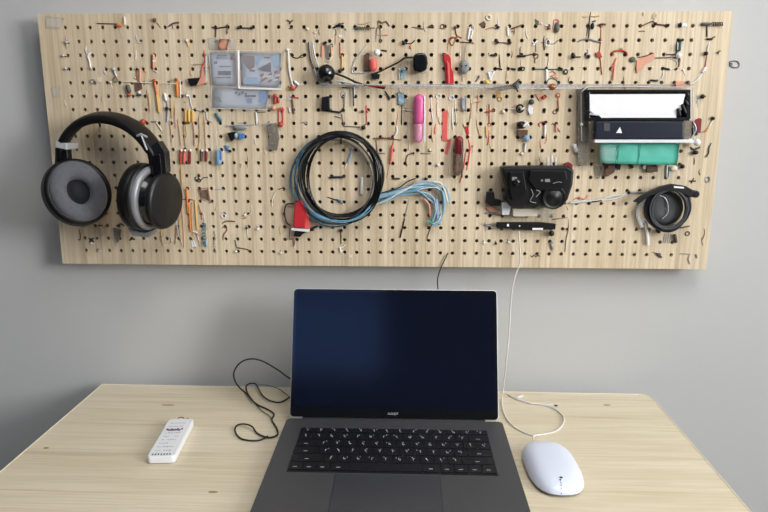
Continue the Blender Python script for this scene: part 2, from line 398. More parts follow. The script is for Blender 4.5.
for ri, (h, ws) in enumerate(rows):
    tot = sum(ws); x = LX-KW/2
    for wi in ws:
        kw = wi/tot*KW
        k = prism([(x+.0009, ky-h+.0009, LT+.0002), (x+kw-.0009, ky-h+.0009, LT+.0002), (x+kw-.0009, ky-.0009, LT+.0002), (x+.0009, ky-.0009, LT+.0002)], (0, 0, .0014))
        ko = k.build('key', 'key_black', kb)
        if wi < 5:
            me = ko.data; lg = legend(x+kw/2, ky-h/2, LT+.0016, wi > 1.25 or ri == 5); me.materials.append(MATS['legend'])
            # legend strokes live in the key's own mesh
            base = Vector(lap.location); nv = len(me.vertices); np_ = len(me.polygons)
            V = [tuple(v.co) for v in me.vertices]+[tuple(Vector(v)-base) for v in lg.v]; Fc = [tuple(p.vertices) for p in me.polygons]+[tuple(i+nv for i in f) for f in lg.f]
            me.clear_geometry(); me.from_pydata(V, [], Fc)
            for p in me.polygons[np_:]: p.material_index = 1
        x += kw
    ky -= h
box(LX-.078, LX+.066, LYH-.277, LYH-.172, LT-.0002, LT+.0003).build('trackpad', 'pad_glass', lap)
J(box(LX-.0787, LX+.0667, LYH-.1722, LYH-.1716, LT-.0002, LT+.0002), box(LX-.0787, LX-.078, LYH-.277, LYH-.172, LT-.0002, LT+.0002), box(LX+.066, LX+.0667, LYH-.277, LYH-.172, LT-.0002, LT+.0002)).build('trackpad_gap', 'dark_edge', lap)
# lid
TL = math.radians(20.4); HGT = .2150
la, lb = Vector((1, 0, 0)), Vector((0, math.sin(TL), math.cos(TL))); ln = la.cross(lb)   # ln points to -y side
hc = Vector((LX-.0008, LYH+.001, LT+.0005)); LWD = .3455
def lp(a, b, d=0): return hc+la*a+lb*b+ln*d
def lidbox(a0, a1, b0, b1, d0, d1): return prism([lp(a0, b0, d0), lp(a1, b0, d0), lp(a1, b1, d0), lp(a0, b1, d0)], ln*(d1-d0))
lid_o = [(a, b+HGT/2) for a, b in rr(LWD, HGT, .007)]
lid = prism([lp(a, b, -.0045) for a, b in lid_o], ln*.0040).build('lid', 'silver', lap, bevel=.0008)
bez_o = [(a, b+HGT/2) for a, b in rr(LWD-.0028, HGT-.0028, .0062)]
prism([lp(a, b, -.0006) for a, b in bez_o], ln*.0010).build('bezel', 'bezel', lap)
disp = lidbox(-LWD/2+.006, LWD/2-.006, .018, HGT-.0065, .0003, .0007).build('display', 'screen', lap)
text_mesh('AUKEIT', .0052, lp(-.001, .0085, .0006), la, lb).build('logo', 'legend', lap)
lathe(hc-la*.15+Vector((0, -.0005, -.002)), la, [(.0035, 0), (.0035, .30)], 16).build('hinge', 'dark_edge', lap)
lathe(lp(.002, HGT-.0032, .0003), ln, [(.0011, 0), (.0011, .0003)], 12).build('camera_lens', 'key_well', lap)

# ------------------------------------------------------------------ mouse
ma, mbk = onZ(562.5, 490, .757), onZ(542.5, 446.5, .757); ax = (mbk-ma).normalized(); mc = (ma+mbk)/2; HL = (mbk-ma).length/2+.010; HWD = .0378
side = Vector((ax.y, -ax.x, 0))
def mouse_ring(k, z, n=44, e=3.0):
    out = []
    for i in range(n):
        t = 2*PI*i/n; c, s = math.cos(t), math.sin(t)
        out.append(mc+ax*(math.copysign(abs(c)**(2/e), c)*HL*k)+side*(math.copysign(abs(s)**(2/2.6), s)*HWD*k)+Vector((0, 0, z-mc.z)))
    return out
mouse = empty('computer_mouse', (mc.x, mc.y, .75), 'smooth white computer mouse lying right of the laptop', 'mouse')
def rings(L, cap=True):
    vs = [p for r_ in L for p in r_]; n = len(L[0]); fs = [(i*n+k, i*n+(k+1) % n, (i+1)*n+(k+1) % n, (i+1)*n+k) for i in range(len(L)-1) for k in range(n)]
    m_ = MB().add(vs, fs); m_.add(L[-1], [tuple(range(n))]); m_.add(L[0], [tuple(range(n))]); return m_
shellL = []
for i in range(12):
    t = i/11; th = t*PI/2*.985; shellL.append(mouse_ring(math.cos(th)**.55 if t < 1 else .12, .7555+math.sin(th)*.0165))
rings(shellL).build('shell', 'mouse_white', mouse)
o = rings([mouse_ring(.93, .7505), mouse_ring(.955, .7525), mouse_ring(.985, .7556)]).build('base_plate', 'dull_silver', mouse)
c = onZ(561, 480, .7695); d = onZ(561.5, 489, .766)
def zmouse(p):                                # height of the shell above a point
    q = p-mc; a = abs(q.dot(ax))/HL; b = abs(q.dot(side))/HWD; k = (a**2.7+b**2.3)**(1/2.5); k = min(k, .999)
    return .7555+math.sin(math.acos(min(1, k**(1/.55))))*.0165
def mdot(u, v, ru, rv):
    p = onZ(u, v, .768); z = zmouse(p); return prism([Vector((p.x+ru*math.cos(k*PI/5), p.y+rv*math.sin(k*PI/5), z-.0006)) for k in range(10)], (0, 0, .0011))
J(mdot(561, 478.5, .0022, .0018), mdot(560.2, 480.2, .0013, .0012)).build('logo_mark', 'dark_grey', mouse)
J(*[mdot(561+ i*.25, 482+i*1.5, .0006, .0011) for i in range(5)]).build('slot_line', 'dull_silver', mouse)

# ------------------------------------------------------------------ white box remote
ra, rb = onZ(160.5, 456.5, .7625), onZ(181.5, 418.5, .7625); rx = (rb-ra).normalized(); rs = Vector((rx.y, -rx.x, 0)); rc = (ra+rb)/2; rh = (rb-ra).length/2; rw = .0205
rem = empty('remote_control', (rc.x, rc.y, .75), 'small white handheld box with faded print lying on the left of the desk', 'remote control')
prism([Vector((rc.x, rc.y, .751))+rx*a*1.0+rs*b for a, b in rr(2*rh, 2*rw, .006)], (0, 0, .0115)).build('body', 'white_plastic', rem, bevel=.0016)
prism([Vector((rc.x, rc.y, .7503))+rx*a+rs*b for a, b in rr(2*rh-.006, 2*rw-.006, .005)], (0, 0, .001)).build('underside', 'dark_grey', rem)
def rbox(a0, a1, b0, b1, z, h=.0003):
    c0 = Vector((rc.x, rc.y, z)); return prism([c0+rx*a0+rs*b0, c0+rx*a1+rs*b0, c0+rx*a1+rs*b1, c0+rx*a0+rs*b1], (0, 0, h))
marks = MB(); rn = random.Random(3)
for i in range(9):
    a = -rh*.72+i*rh*.18; b = -rw*.62
    while b < rw*.45:
        l = rn.uniform(.0012, .004)
        if rn.random() < .9: marks.join(rbox(a, a+rn.uniform(.0008, .0018), b, b+l, .7623))
        b += l+.001
marks.build('faded_print', 'grey', rem)
pm = MB()
for i in range(8): pm.join(rbox(rh*.32+rn.uniform(-.003, .003), rh*.38+rn.uniform(0, .004), -rw*.7+i*.0033, -rw*.7+i*.0033+.0028, .7624))
pm.build('purple_print', 'ink_purple', rem)
J(*[rbox(-rh*.93, -rh*.9+.003, -rw*.7+i*.0042, -rw*.7+i*.0042+.002, .7623) for i in range(7)]).build('end_print', 'dark_grey', rem)
rbox(-rh*.9, rh*.85, rw*.62, .68*rw, .7621, .0005).build('side_rail', 'white_paper', rem)
e0 = Vector((rc.x, rc.y, .757))+rx*rh
J(tube(smooth_path([e0+rs*.002-rx*.002, e0+rx*.006+rs*.002+Vector((0, 0, .004)), e0+rx*.006-rs*.006+Vector((0, 0, .004)), e0-rs*.006-rx*.002]), .0008)).build('wire_loop', 'copper', rem)
obox(e0+rx*.001+rs*.009, rx*.003, rs*.002, Vector((0, 0, .004))).build('metal_catch', 'dark_steel', rem)

# ------------------------------------------------------------------ cables on and behind the desk
def Z(u, v, z=.7525): return onZ(u, v, z)
def Yp(u, v, y): return onY(u, v, -y)
bc = .0017
P1 = [Vector((-.17, -.03, .772)), onY(291, 379, .028), onY(278, 370, .03), onY(262, 361, .03), onY(250, 359, .03), onY(240, 363, .03), onY(234, 372, .03), onY(235, 381, .032), Z(240, 388), Z(247, 394, .753), Z(252, 400, .754),
      Z(258, 405), Z(267, 409), Z(274, 414), Z(272, 420), Z(277, 429), Z(277, 435), Z(268, 437.5), Z(257, 433), Z(252, 426.5, .756), Z(244, 424, .755), Z(237, 425.5), Z(235, 431), Z(240, 438), Z(250, 440.5), Z(260, 440), Z(268, 436, .7565)]
thing('black_cable', 'thin black cable looping over the desk left of the laptop', 'cable', ('cord', tube(smooth_path(P1, 8), bc*.8, 8), 'rubber'),
      ('cord_loop', tube(smooth_path([Z(253, 401, .7565), Z(248, 394, .757), Z(246, 387, .757), Z(249, 383.8, .757), Z(255, 383.6, .757), Z(258, 388, .757), Z(263, 396, .756), Z(271, 401), Z(281, 402), Z(290, 397), Z(298, 394)], 8), bc*.8, 8), 'rubber'),
      ('thin_strand', tube(smooth_path([Z(257, 385, .7585), Z(265, 385), Z(277, 388), Z(286, 394), Z(292, 399)], 8), bc*.35, 6), 'rubber'),
      ('thin_strand', tube(smooth_path([Z(254, 402, .7535), Z(262, 411), Z(270, 416), Z(272, 421, .755)], 8), bc*.4, 6), 'rubber'))
wc = .0013
thing('charging_cable', 'white cable hanging from the black bar down to the desk behind the laptop', 'cable',
      ('cord', tube(smooth_path([onY(519, 231, .012), onY(519.5, 245, .014), onY(520, 262, .012), onY(514, 280, .012), onY(511, 300, .012), onY(509, 335, .014), onY(506, 365, .02), Z(503, 391, .7525), Z(502, 402, .7516), Z(504, 413, .7516), Z(511, 424, .7516), Z(521, 431, .7516), Z(533, 435.5, .7516)], 8), wc, 8), 'white_cable'))
thing('mouse_cable', 'short white cable looping on the desk behind the white mouse', 'cable',
      ('cord', tube(smooth_path([Z(534, 441, .757), Z(534, 436, .757), Z(545, 434, .7518), Z(556, 431, .7516), Z(563, 424, .7516), Z(563, 416, .7516), Z(555, 409, .7516), Z(545, 405.5, .7516), Z(530, 403, .7516), Z(515, 398.5, .7516), Z(508, 394, .7516)], 8), wc, 8), 'white_cable'),
      ('side_cord', tube(smooth_path([Z(530, 403.5, .7538), Z(541, 404, .7535), Z(550, 405, .753), Z(555, 405.3, .7516)], 6), wc*.8, 8), 'white_cable'),
      ('cord_tip', tube([Z(553, 405.2, .7516), Z(557.5, 405.6, .7516)], .0014, 8), 'dark_steel'),
      ('tab', obox(Z(520, 396.5, .7535), Vector((.006, .004, 0)), Vector((-.001, .0016, 0)), Vector((0, 0, .001))), 'white_plastic'))
thing('black_lead', 'short thin black lead hanging below the pegboard behind the laptop', 'cable',
      ('cord', tube(smooth_path([onY(448, 253, -.004), onY(447.5, 254, .002), onY(444, 261, .003), onY(440, 270, .002), onY(437.5, 280, .0), onY(438, 292, -.004), onY(438, 330, -.006)], 8), .0010, 8), 'rubber'))
# ------------------------------------------------------------------ headphones
hp = empty('headphones', onY(110, 175, .03), 'large black over-ear headphones hanging at the left end of the pegboard', 'headphones')
n1 = Vector((.62, -.74, .22)).normalized(); c1 = onY(78, 192, .0555)
U = 1.75e-3*.955
up1 = Vector((-.42, 0, 1))
R1 = 34*U
lathe(c1, n1, [(R1*.55, -.036), (R1*.86, -.034), (R1*.98, -.026), (R1*1.03, -.014), (R1*1.03, -.006), (R1*.99, -.001)], 48, .92, up1).build('ear_cup', 'black_plastic', hp)
lathe(c1, n1, [(R1*.99, -.004), (R1*1.02, .0), (R1*1.0, .006), (R1*.93, .009), (R1*.87, .009)], 48, .92, up1, False).build('ear_cushion_rim', 'leather', hp)
lathe(c1, n1, [(R1*.93, .004), (R1*.91, .010), (R1*.82, .0145), (R1*.64, .0155), (R1*.49, .0145), (R1*.40, .010), (R1*.38, -.002)], 48, .84, up1, False).build('ear_cushion', 'velour', hp)['label'] = 'grey velvety ear cushion'
lathe(c1, n1, [(R1*.46, .0003), (R1*.30, .0005), (R1*.24, .004), (R1*.14, .0052), (.0001, .0055)], 32, .7, up1).build('speaker_mesh', 'grille', hp)
# right cup seen from its side
n2 = Vector((.955, -.29, -.08)).normalized(); c2 = onY(137, 196, .0565); up2 = Vector((-.12, .0, 1)); R2 = 34.5*U
lathe(c2, n2, [(R2*.55, .004), (R2*.6, -.002), (R2*.85, -.003), (R2*.98, .003), (R2*1.0, .011), (R2*.97, .018), (R2*.9, .021)], 48, .95, up2).build('ear_cushion', 'leather', hp)
lathe(c2, n2, [(R2*.90, .019), (R2*1.0, .021), (R2*1.0, .026), (R2*.93, .028)], 48, .95, up2).build('cup_gasket', 'black_plastic', hp)
lathe(c2, n2, [(R2*.93, .027), (R2*.95, .030), (R2*.90, .036), (R2*.78, .037), (R2*.76, .030)], 48, .95, up2, False).build('cup_ring', 'dull_silver', hp)['label'] = 'silver grey ring around the cup'
lathe(c2, n2, [(R2*.80, .033), (R2*.72, .040), (R2*.60, .050), (R2*.58, .056)], 48, .95, up2).build('ear_cup', 'black_gloss', hp)
c3 = c2+n2*.048+Vector((0.003, 0, -.002)); 
lathe(c3, n2, [(R2*.55, -.004), (R2*.80, -.002), (R2*.84, .003), (R2*.80, .008), (R2*.72, .010), (.0001, .0115)], 48, .95, up2).build('outer_cap', 'black_plastic', hp)
obox(onY(151, 215, .095), Vector((.004, -.003, 0)), Vector((0, .001, 0)), Vector((0, 0, .0022))).build('silver_tab', 'silver', hp)
# headband
path = [(60.5, 164, .030), (61, 152, .031), (64, 142, .032), (71, 131, .033), (82, 122, .034), (97, 117.5, .036), (113, 118.5, .038), (127, 123.5, .040), (139, 131.5, .043), (149, 142, .047), (155, 152, .050), (158, 160, .052)]
path = [(a, b, c_+.014) for a, b, c_ in path]
P = smooth_path([pp(p, 0) for p in path], 6); Fm = frames(P); vs = []; fs = []; SEGB = 16
for i, (p, (t, n_, b)) in enumerate(zip(P, Fm)):
    yv = Vector((0, 1, 0)); yv = (yv-t*yv.dot(t)).normalized(); rad = t.cross(yv); f = min(1, i/8, (len(P)-1-i)/8)
    rt = .0045+.0035*max(0, f); dp = .011+.008*max(0, f)
    for k in range(SEGB):
        a = 2*PI*k/SEGB; c_, s_ = math.cos(a), math.sin(a)
        # tilt the strap so its inner face shows a little
        q_ = rad*math.copysign(abs(c_)**.6, c_)*rt+(yv+rad*.22)*math.copysign(abs(s_)**.6, s_)*dp; vs.append(p+q_)
for i in range(len(P)-1):
    for k in range(SEGB): fs.append((i*SEGB+k, i*SEGB+(k+1) % SEGB, (i+1)*SEGB+(k+1) % SEGB, (i+1)*SEGB+k))
MB().add(vs, fs).add(vs[:SEGB], [tuple(range(SEGB))]).add(vs[-SEGB:], [tuple(range(SEGB))]).build('headband', 'leather', hp)
def slab(pts, d, off, name, m_, bev=.0015): prism([onY(a, b, off+d) for a, b in pts], (0, d, 0)).build(name, m_, hp, bevel=bev)
slab([(55.5, 141), (67, 143.5), (66.5, 150), (55, 147.5)], .040, .025, 'silver_sleeve', 'silver')
slab([(55, 147), (67, 149), (68, 163), (66, 176), (54, 176)], .016, .037, 'slider_arm', 'black_plastic')
slab([(146, 149), (158, 141), (165, 152), (166.5, 172), (160, 182), (152, 180)], .022, .056, 'slider_arm', 'black_plastic')
slab([(150, 156), (160, 154), (162, 176), (153, 178)], .006, .077, 'hinge_cover', 'black_gloss')
J(tube([onY(137, 136, .076), onY(141, 134, .079), onY(147, 137, .080)], .0018), tube([onY(141, 134.5, .079), onY(147, 150, .082)], .0014)).build('silver_clip', 'silver', hp)
J(prism([onY(a, b, .045) for a, b in ((134, 226), (150, 231), (160, 227), (154, 235), (138, 233))], (0, -.025, 0))).build('lower_trim', 'dull_silver', hp)
# peg holding it
thing('peg_hook', 'dark metal peg hook under the headband of the headphones', 'hook', ('hook', J(tube([onY(100, 126, -.006), onY(100, 126, .066), onY(100, 122, .070)], .0016)), 'dark_steel'))

# ------------------------------------------------------------------ clear ledge, document holder, white card, black box, teal wallet
thing('clear_shelf', 'long narrow clear plastic ledge crossing the pegboard under the small hooks', 'shelf',
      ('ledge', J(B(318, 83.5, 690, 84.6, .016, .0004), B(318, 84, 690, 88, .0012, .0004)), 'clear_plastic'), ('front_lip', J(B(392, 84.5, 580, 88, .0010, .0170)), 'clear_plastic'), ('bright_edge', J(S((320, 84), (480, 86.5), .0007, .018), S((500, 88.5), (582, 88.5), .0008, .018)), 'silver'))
hold = empty('document_holder', onY(635, 160, 0), 'black framed clear holder at the upper right of the pegboard', 'holder')
def part(mbx, name, m_, par=hold, bevel=0): return mbx.build(name, m_, par, bevel=bevel)
part(J(B(586, 89.5, 691, 92.5, .022), B(586, 117.5, 690, 121, .022), B(586.5, 91, 590, 119, .022), B(686, 91, 691, 119, .022)), 'frame', 'black_gloss', bevel=.0008)
part(B(588, 91, 689, 119, .001, .001), 'backing', 'dark_grey')
part(J(B(578, 88, 588, 165, .010, .0006)), 'side_post', 'smoky_plastic')
part(B(588.5, 119, 595.5, 141, .020, .001), 'side_post', 'smoky_plastic')
part(B(684, 120.5, 691.5, 142, .024, .001), 'side_post', 'smoky_plastic')
part(J(W([(582, 92), (586, 88), (595, 86.5), (640, 87), (684, 87.5)], .0012, .014), W([(581.5, 141), (581, 92)], .0012, .012), W([(693, 88), (694, 140)], .0009, .008)), 'wire_rim', 'silver')
part(J(B(595, 139.6, 694, 142.6, .030, .0006)), 'ledge', 'white_plastic')
part(J(K(697, 142.5, 3.4, .012), K(690, 140.5, 1.8, .026)), 'end_knob', 'white_plastic')
part(J(S((678, 108), (680, 117), .003, .024), S((682, 104), (686, 114), .0026, .024), S((687, 92), (688, 97), .003, .022), S((685, 100), (688, 106), .003, .022)), 'latch', 'black_plastic')
thing('white_card', 'blank white card standing in the black framed holder', 'card', ('card', prism([onY(a, b, .021) for a, b in ((589.5, 94.3), (685, 94.0), (681, 110), (676.5, 111), (676, 117.8), (602, 118.5), (598, 115), (590, 114))], (0, -.0015, 0)), 'white_paper'))
bb = empty('black_box', onY(637, 140, .01), 'flat black box with a small white triangle mark above the teal wallet', 'box')
B(595.5, 121.3, 684, 139.4, .030, .002).build('case', 'navy', bb, bevel=.002)
J(F([(616, 133), (620, 127), (622, 133)], .0004, .0321), ).build('triangle_mark', 'white_paper', bb)
B(604, 123, 610, 131, .0006, .032).build('vent_panel', 'dark_grey', bb)
tw = empty('teal_wallet', onY(640, 164, .01), 'teal green folded wallet hanging under the black box and white ledge', 'wallet')
def crumple(pts_fn, nx, ny, amp, th, seed):
    rn = random.Random(seed); g = MB(); vs = []
    D = [[rn.uniform(-amp, amp) for _ in range(nx+1)] for _ in range(ny+1)]
    for side_ in (0, 1):
        for j in range(ny+1):
            for i in range(nx+1):
                p = pts_fn(i/nx, j/ny); vs.append(p+Vector((0, D[j][i]-(th if side_ == 0 else 0), 0)))
    N = (nx+1)*(ny+1); fs = []
    for s in (0, 1):
        for j in range(ny):
            for i in range(nx): a = s*N+j*(nx+1)+i; fs.append((a, a+1, a+nx+2, a+nx+1))
    def edge(a, b): fs.append((a, b, b+N, a+N))
    for i in range(nx): edge(i, i+1); edge(ny*(nx+1)+i, ny*(nx+1)+i+1)
    for j in range(ny): edge(j*(nx+1), (j+1)*(nx+1)); edge(j*(nx+1)+nx, (j+1)*(nx+1)+nx)
    return g.add(vs, fs, True)
def quad(c00, c10, c01, c11, off):            # corners tl, tr, bl, br
    def f(s, t):
        u = (c00[0]*(1-s)+c10[0]*s)*(1-t)+(c01[0]*(1-s)+c11[0]*s)*t; v = (c00[1]*(1-s)+c10[1]*s)*(1-t)+(c01[1]*(1-s)+c11[1]*s)*t
        return onY(u, v, off)
    return f
crumple(quad((598.5, 143.2), (677.5, 143.2), (600, 163), (675, 165), .014), 14, 6, .0012, .008, 4).build('pouch', 'teal', tw)
J(W([(619.5, 144), (617.5, 163)], .0006, .0235), W([(641, 144), (638, 164.5)], .0006, .0235)).build('seam', 'dark_teal', tw)
crumple(quad((599, 145), (617, 145), (600, 162), (616, 163), .0235), 5, 5, .0005, .0006, 5).build('clear_window', 'clear_plastic', tw)

# ------------------------------------------------------------------ clear pouches with printed cards (upper left)
def pouch(name, label, tl, tr, bl, br, seed, *extra, off=.004):
    e = empty(name, onY((tl[0]+tr[0])/2, bl[1], 0), label, 'plastic pouch', 'clear pouches on the pegboard')
    def ins(a, b, k): return (a[0]+(b[0]-a[0])*k, a[1]+(b[1]-a[1])*k)
    crumple(quad(ins(tl, br, .05), ins(tr, bl, .05), ins(bl, tr, .05), ins(br, tl, .05), off-.001), 5, 4, .0003, .0015, seed).build('printed_card', 'card_grey', e)
    for nm, g, m_ in extra: g.build(nm, m_, e)
    crumple(quad(tl, tr, bl, br, off+.0045), 12, 9, .0013, .0005, seed+1).build('clear_sleeve', 'clear_film', e)
    L_([tl, tr, br, bl, tl], .0006, off+.006).build('seal_highlight', 'white_cable', e)  # sealed rim, coloured white to stand in for the film's highlight
    return e
pouch('card_pouch', 'clear plastic pouch with grey printed card, left one of the upper pair', (208.5, 51), (236.5, 51), (212, 86.5), (237, 86.5), 11,
      ('print_mark', J(*[B(216+rnd, y, 216+rnd+w_, y+h, .0004, .0055) for rnd, y, w_, h in ((1, 55, 10, 1.2), (0, 57.5, 12, .8), (-2, 61, 3, 3), (3, 66, 12, 1), (2, 71, 13, 4), (-1, 77, 16, 1))]), 'dark_grey'),
      ('print_mark', B(230, 55.5, 234, 59.5, .0006, .0055), 'brown'))
pouch('card_pouch', 'clear plastic pouch with picture card, right one of the upper pair', (239, 50.5), (283.5, 52), (240.5, 86.5), (281, 89), 21,
      ('picture_print', F([(242.5, 56), (254.5, 56), (254.5, 67), (250, 70), (243, 62)], .0005, .0055), 'brown'),
      ('picture_print', J(F([(259, 68), (271, 64), (271, 72), (262, 71)], .0005, .0055), F([(258, 68.5), (271, 62), (271, 63.4), (259, 69.5)], .0005, .0058), B(264, 57, 270, 58.2, .0004, .0055), B(250, 70, 255, 71.5, .0005, .0055)), 'black_plastic'),
      ('picture_print', J(*[F([(u, v), (u+3.5, v-2), (u+4, v), (u+.6, v+2)], .0005, .0055) for u, v in ((260, 75), (264, 78), (268, 74.5), (274, 72), (275, 78), (261, 80), (268, 81))]), 'dark_red'),
      ('picture_print', J(*[F([(u, v), (u+4.5, v-1.5), (u+5, v), (u+.6, v+1)], .0005, .0056) for u, v in ((262, 77), (266, 76.5), (275, 75.5), (273, 80))]), 'cream'),
      ('picture_print', J(F([(254, 58), (262, 57), (257, 66)], .0004, .0054), B(273, 55, 279, 66, .0004, .0054), B(244, 77, 258, 84, .0004, .0054)), 'pale_blue'))
pouch('card_pouch', 'clear plastic pouch with dark lettered card, hanging under the upper pair', (211.5, 86.5), (272, 88.5), (211, 108.5), (269, 109.5), 31,
      ('print_mark', J(*[B(235+i*3.2, 91.5+(i % 2)*1.5, 237.2+i*3.2, 94+(i % 2)*1.5, .0005, .0055) for i in range(4)], B(245, 95, 256, 97, .0005, .0055)), 'black_plastic'),
      ('print_mark', J(B(247, 98.5, 252, 103, .0005, .0055), B(259, 92, 266, 103, .0004, .0054)), 'blue'),
      ('print_mark', J(F([(214, 94), (220, 98), (222, 103), (214, 99)], .0005, .0055)), 'olive'), off=.0035)
thing('clear_wrapper', 'crumpled clear wrapper poking up above the left card pouch', 'wrapper',
      ('film', crumple(quad((207.5, 38), (236, 39), (209, 50), (236.5, 50), .004), 10, 5, .0022, .0005, 41), 'clear_film'), ('film_fold', crumple(quad((219, 39), (229, 39.5), (218, 49), (227, 50), .008), 4, 4, .0018, .0005, 42), 'salmon'))
thing('white_strap', 'narrow white plastic strap between the two upper card pouches', 'strap', ('strap', J(S((238, 50), (238.6, 89), .0017, .0105), S((239, 88.5), (281, 89.5), .0015, .010)), 'white_plastic'))

# ------------------------------------------------------------------ black cable coil and blue wires
def coil(cu, cv, rx, rz, turns, jit, off, r, seed, start=0, n=40):
    rn = random.Random(seed); P = []; ph = [rn.uniform(0, 6.28) for _ in range(4)]
    for k in range(int(turns*n)+1):
        t = k/n; a = start+2*PI*t; c_ = onY(cu, cv, off)
        j1 = jit*math.sin(t*2.399+ph[0]); j2 = jit*math.sin(t*1.71+ph[1])
        dx = jit*.8*math.sin(t*3.1+ph[2]); dz = jit*.8*math.sin(t*2.2+ph[3]); dy = abs(jit)*.5*math.sin(t*2.7+ph[1])
        P.append(c_+Vector(((rx+j1)*math.cos(a)+dx, dy, (rz+j2)*math.sin(a)+dz))*1.0 if False else c_+Vector((((rx+j1)*math.cos(a)+dx)*PX, dy*PX, ((rz+j2)*math.sin(a)+dz)*PX)))
    return tube(P, r, 7)
thing('cable_coil', 'big round coil of black cable hanging in the middle of the pegboard', 'cable coil',
      ('cord', coil(340.5, 177, 38.5, 41.5, 7, 2.2, .016, .0020, 5, 1.0), 'black_plastic'), ('cord', coil(344, 179, 36, 42, 3, 1.4, .021, .0013, 9, 2.0), 'black_gloss'),
      ('cord', coil(336, 180, 37, 41, 2, 1.5, .019, .0010, 3, 2.0), 'dark_grey'))
thing('peg_hook', 'black metal peg hook holding the black cable coil', 'hook', ('hook', tube([onY(341, 143, -.006), onY(341, 143, .028), onY(341, 138, .031)], .0017), 'dark_steel'))
bl = empty('wire_coil', onY(335, 180, .008), 'light blue wire coil hung behind the black cable coil, trailing right', 'wire coil')
coil(334, 181, 41.5, 44, 3, 1.2, .006, .0012, 13, 2.6).build('wire', 'petrol_wire', bl)
rn = random.Random(2)
for k in range(5):
    j = lambda s=1.6: rn.uniform(-s, s)
    W([(303+j(1), 150+j(), .007), (296+j(1), 170+j(), .006), (296+j(1), 186+j(), .008), (304+j(), 203+j(), .014), (318+j(), 216+j(), .024), (338+j(), 221.5+j(1), .026), (355+j(), 219+j(1), .026), (369+j(), 209+j(), .022), (378+j(), 198+j(2), .012), (392+j(), 193+j(2), .009), (412+j(), 189+j(3), .008), (428+j(), 187+j(3), .008)], .0010, .01, n=6).build('wire', ['sky_wire', 'petrol_wire', 'clear_blue_wire', 'sky_wire', 'petrol_wire'][k], bl)
tg = empty('wire_bundle', onY(430, 205, .005), 'tangled bundle of pale blue and clear wires right of the cable coil', 'wire bundle')
for k in range(11):
    j = lambda s=2.2: rn.uniform(-s, s)
    base = [(378+j(), 196+j()), (396+j(), 193+j(3)), (415+j(), 188+j(3)), (432+j(), 186+j(3)), (442+j(1.5), 193+j(3)), (443+j(1.5), 207+j(3)), (439+j(2), 221+j(2)), (433+j(3), 225+j(1))]
    if k % 3 == 1: base = [(384+j(), 203+j()), (400+j(), 195+j()), (418+j(), 193+j()), (430+j(), 197+j()), (436+j(), 208+j()), (434+j(), 220+j())]
    if k % 4 == 3: base = [(372+j(), 206+j()), (388+j(), 199+j()), (404+j(), 190+j()), (420+j(), 183+j(1)), (436+j(), 183+j(1)), (445+j(), 188+j(1)), (448+j(), 203+j())]
    W([(a, b, .004+.008*rn.random()) for a, b in base], .0010+.0007*rn.random(), n=7).build('wire', ['clear_blue_wire', 'sky_wire', 'white_cable', 'clear_blue_wire', 'pale_blue'][k % 5], tg)
W([(424, 199), (429, 205), (430, 216)], .0018, .006).build('wire', 'salmon', tg)
S((436, 199), (438, 221), .0030, .008).build('clear_sleeve', 'pale_blue', tg)
S((427, 222), (441, 224), .0022, .006).build('connector', 'teal', tg)
thing('black_wire', 'long black wire slanting up right from the coil to a hole', 'wire', ('wire', W([(378, 194), (392, 190), (400, 187), (407, 182), (414, 179), (415.5, 178.5, -.002)], .0010, .006), 'dark_steel'))
thing('pin_lead', 'black tapered lead hanging under the pale blue wires', 'wire', ('shaft', W([(409, 199), (406, 212), (404, 222)], .0007), 'grey'), ('tip', S((404.5, 219), (400, 238), .0012), 'black_plastic'))
thing('pin_lead', 'short brown lead hanging from the wire bundle connector', 'wire', ('shaft', W([(432, 224), (429, 232), (427, 239)], .0008), 'brown'))

# red plug left of the coil
rp = empty('red_plug', onY(302, 215, .008), 'red plug with black lead at the lower left of the cable coil', 'plug')
F([(295, 203), (301, 200), (305, 205), (306, 216), (305, 228), (293, 228), (293.5, 214)], .014, .001).build('plug_body', 'red', rp, bevel=.002)
F([(305, 212), (309, 216), (309.5, 229), (304, 228.6), (304.5, 216)], .010, .001).build('plug_flap', 'coral', rp, bevel=.0015)
F([(291.5, 228), (309.5, 229.4), (309, 232), (291, 230.2)], .012, .001).build('white_collar', 'white_plastic', rp)
J(F([(295, 231), (305, 231.5), (300, 237), (294, 236)], .008, .001), S((298, 235), (318, 226), .0018, .006), S((300, 231), (314, 230), .0016, .004)).build('black_lead', 'black_plastic', rp)
W([(295, 204), (286.5, 204.5), (284.5, 213), (286.5, 222), (291, 226)], .0013, .004).build('wire_clip', 'dark_steel', rp)
W([(290, 228), (289.5, 239), (294.5, 238.5), (294, 246)], .0008, .003).build('lower_wire', 'brown', rp)

# two round black pods on bent wires
pod = empty('clip_lamp', onY(327, 76, .004), 'round black pod on bent metal rods at the left end of the clear ledge', 'clip lamp', 'black pods on wire arms')
lathe(onY(326, 74, .004), (.15, -1, 0), [(.0135, 0), (.0145, .004), (.0145, .018), (.012, .023), (.0001, .025)], 32).build('pod', 'black_gloss', pod)
J(W([(309, 42), (310.5, 56), (314, 68), (320, 81)], .0016, .003)).build('rod', 'steel', pod)
J(W([(312.5, 42), (315, 56), (319, 68)], .0014, .005), W([(314, 69), (320, 82), (329, 84)], .0016, .005)).build('rod', 'silver', pod)
W([(334, 73), (345, 77), (358, 83), (372, 86), (385, 88.5)], .0018, .010).build('arm', 'dark_steel', pod)
J(W([(334, 80), (350, 83), (365, 86)], .0014, .010)).build('arm_sleeve', 'silver', pod)
W([(364, 85), (374, 86), (386, 87)], .0012, .012).build('arm_stripe', 'brick_red', pod)
pod = empty('clip_lamp', onY(421, 70, .004), 'black rounded pod with clear rim left of the red strap', 'clip lamp', 'black pods on wire arms')
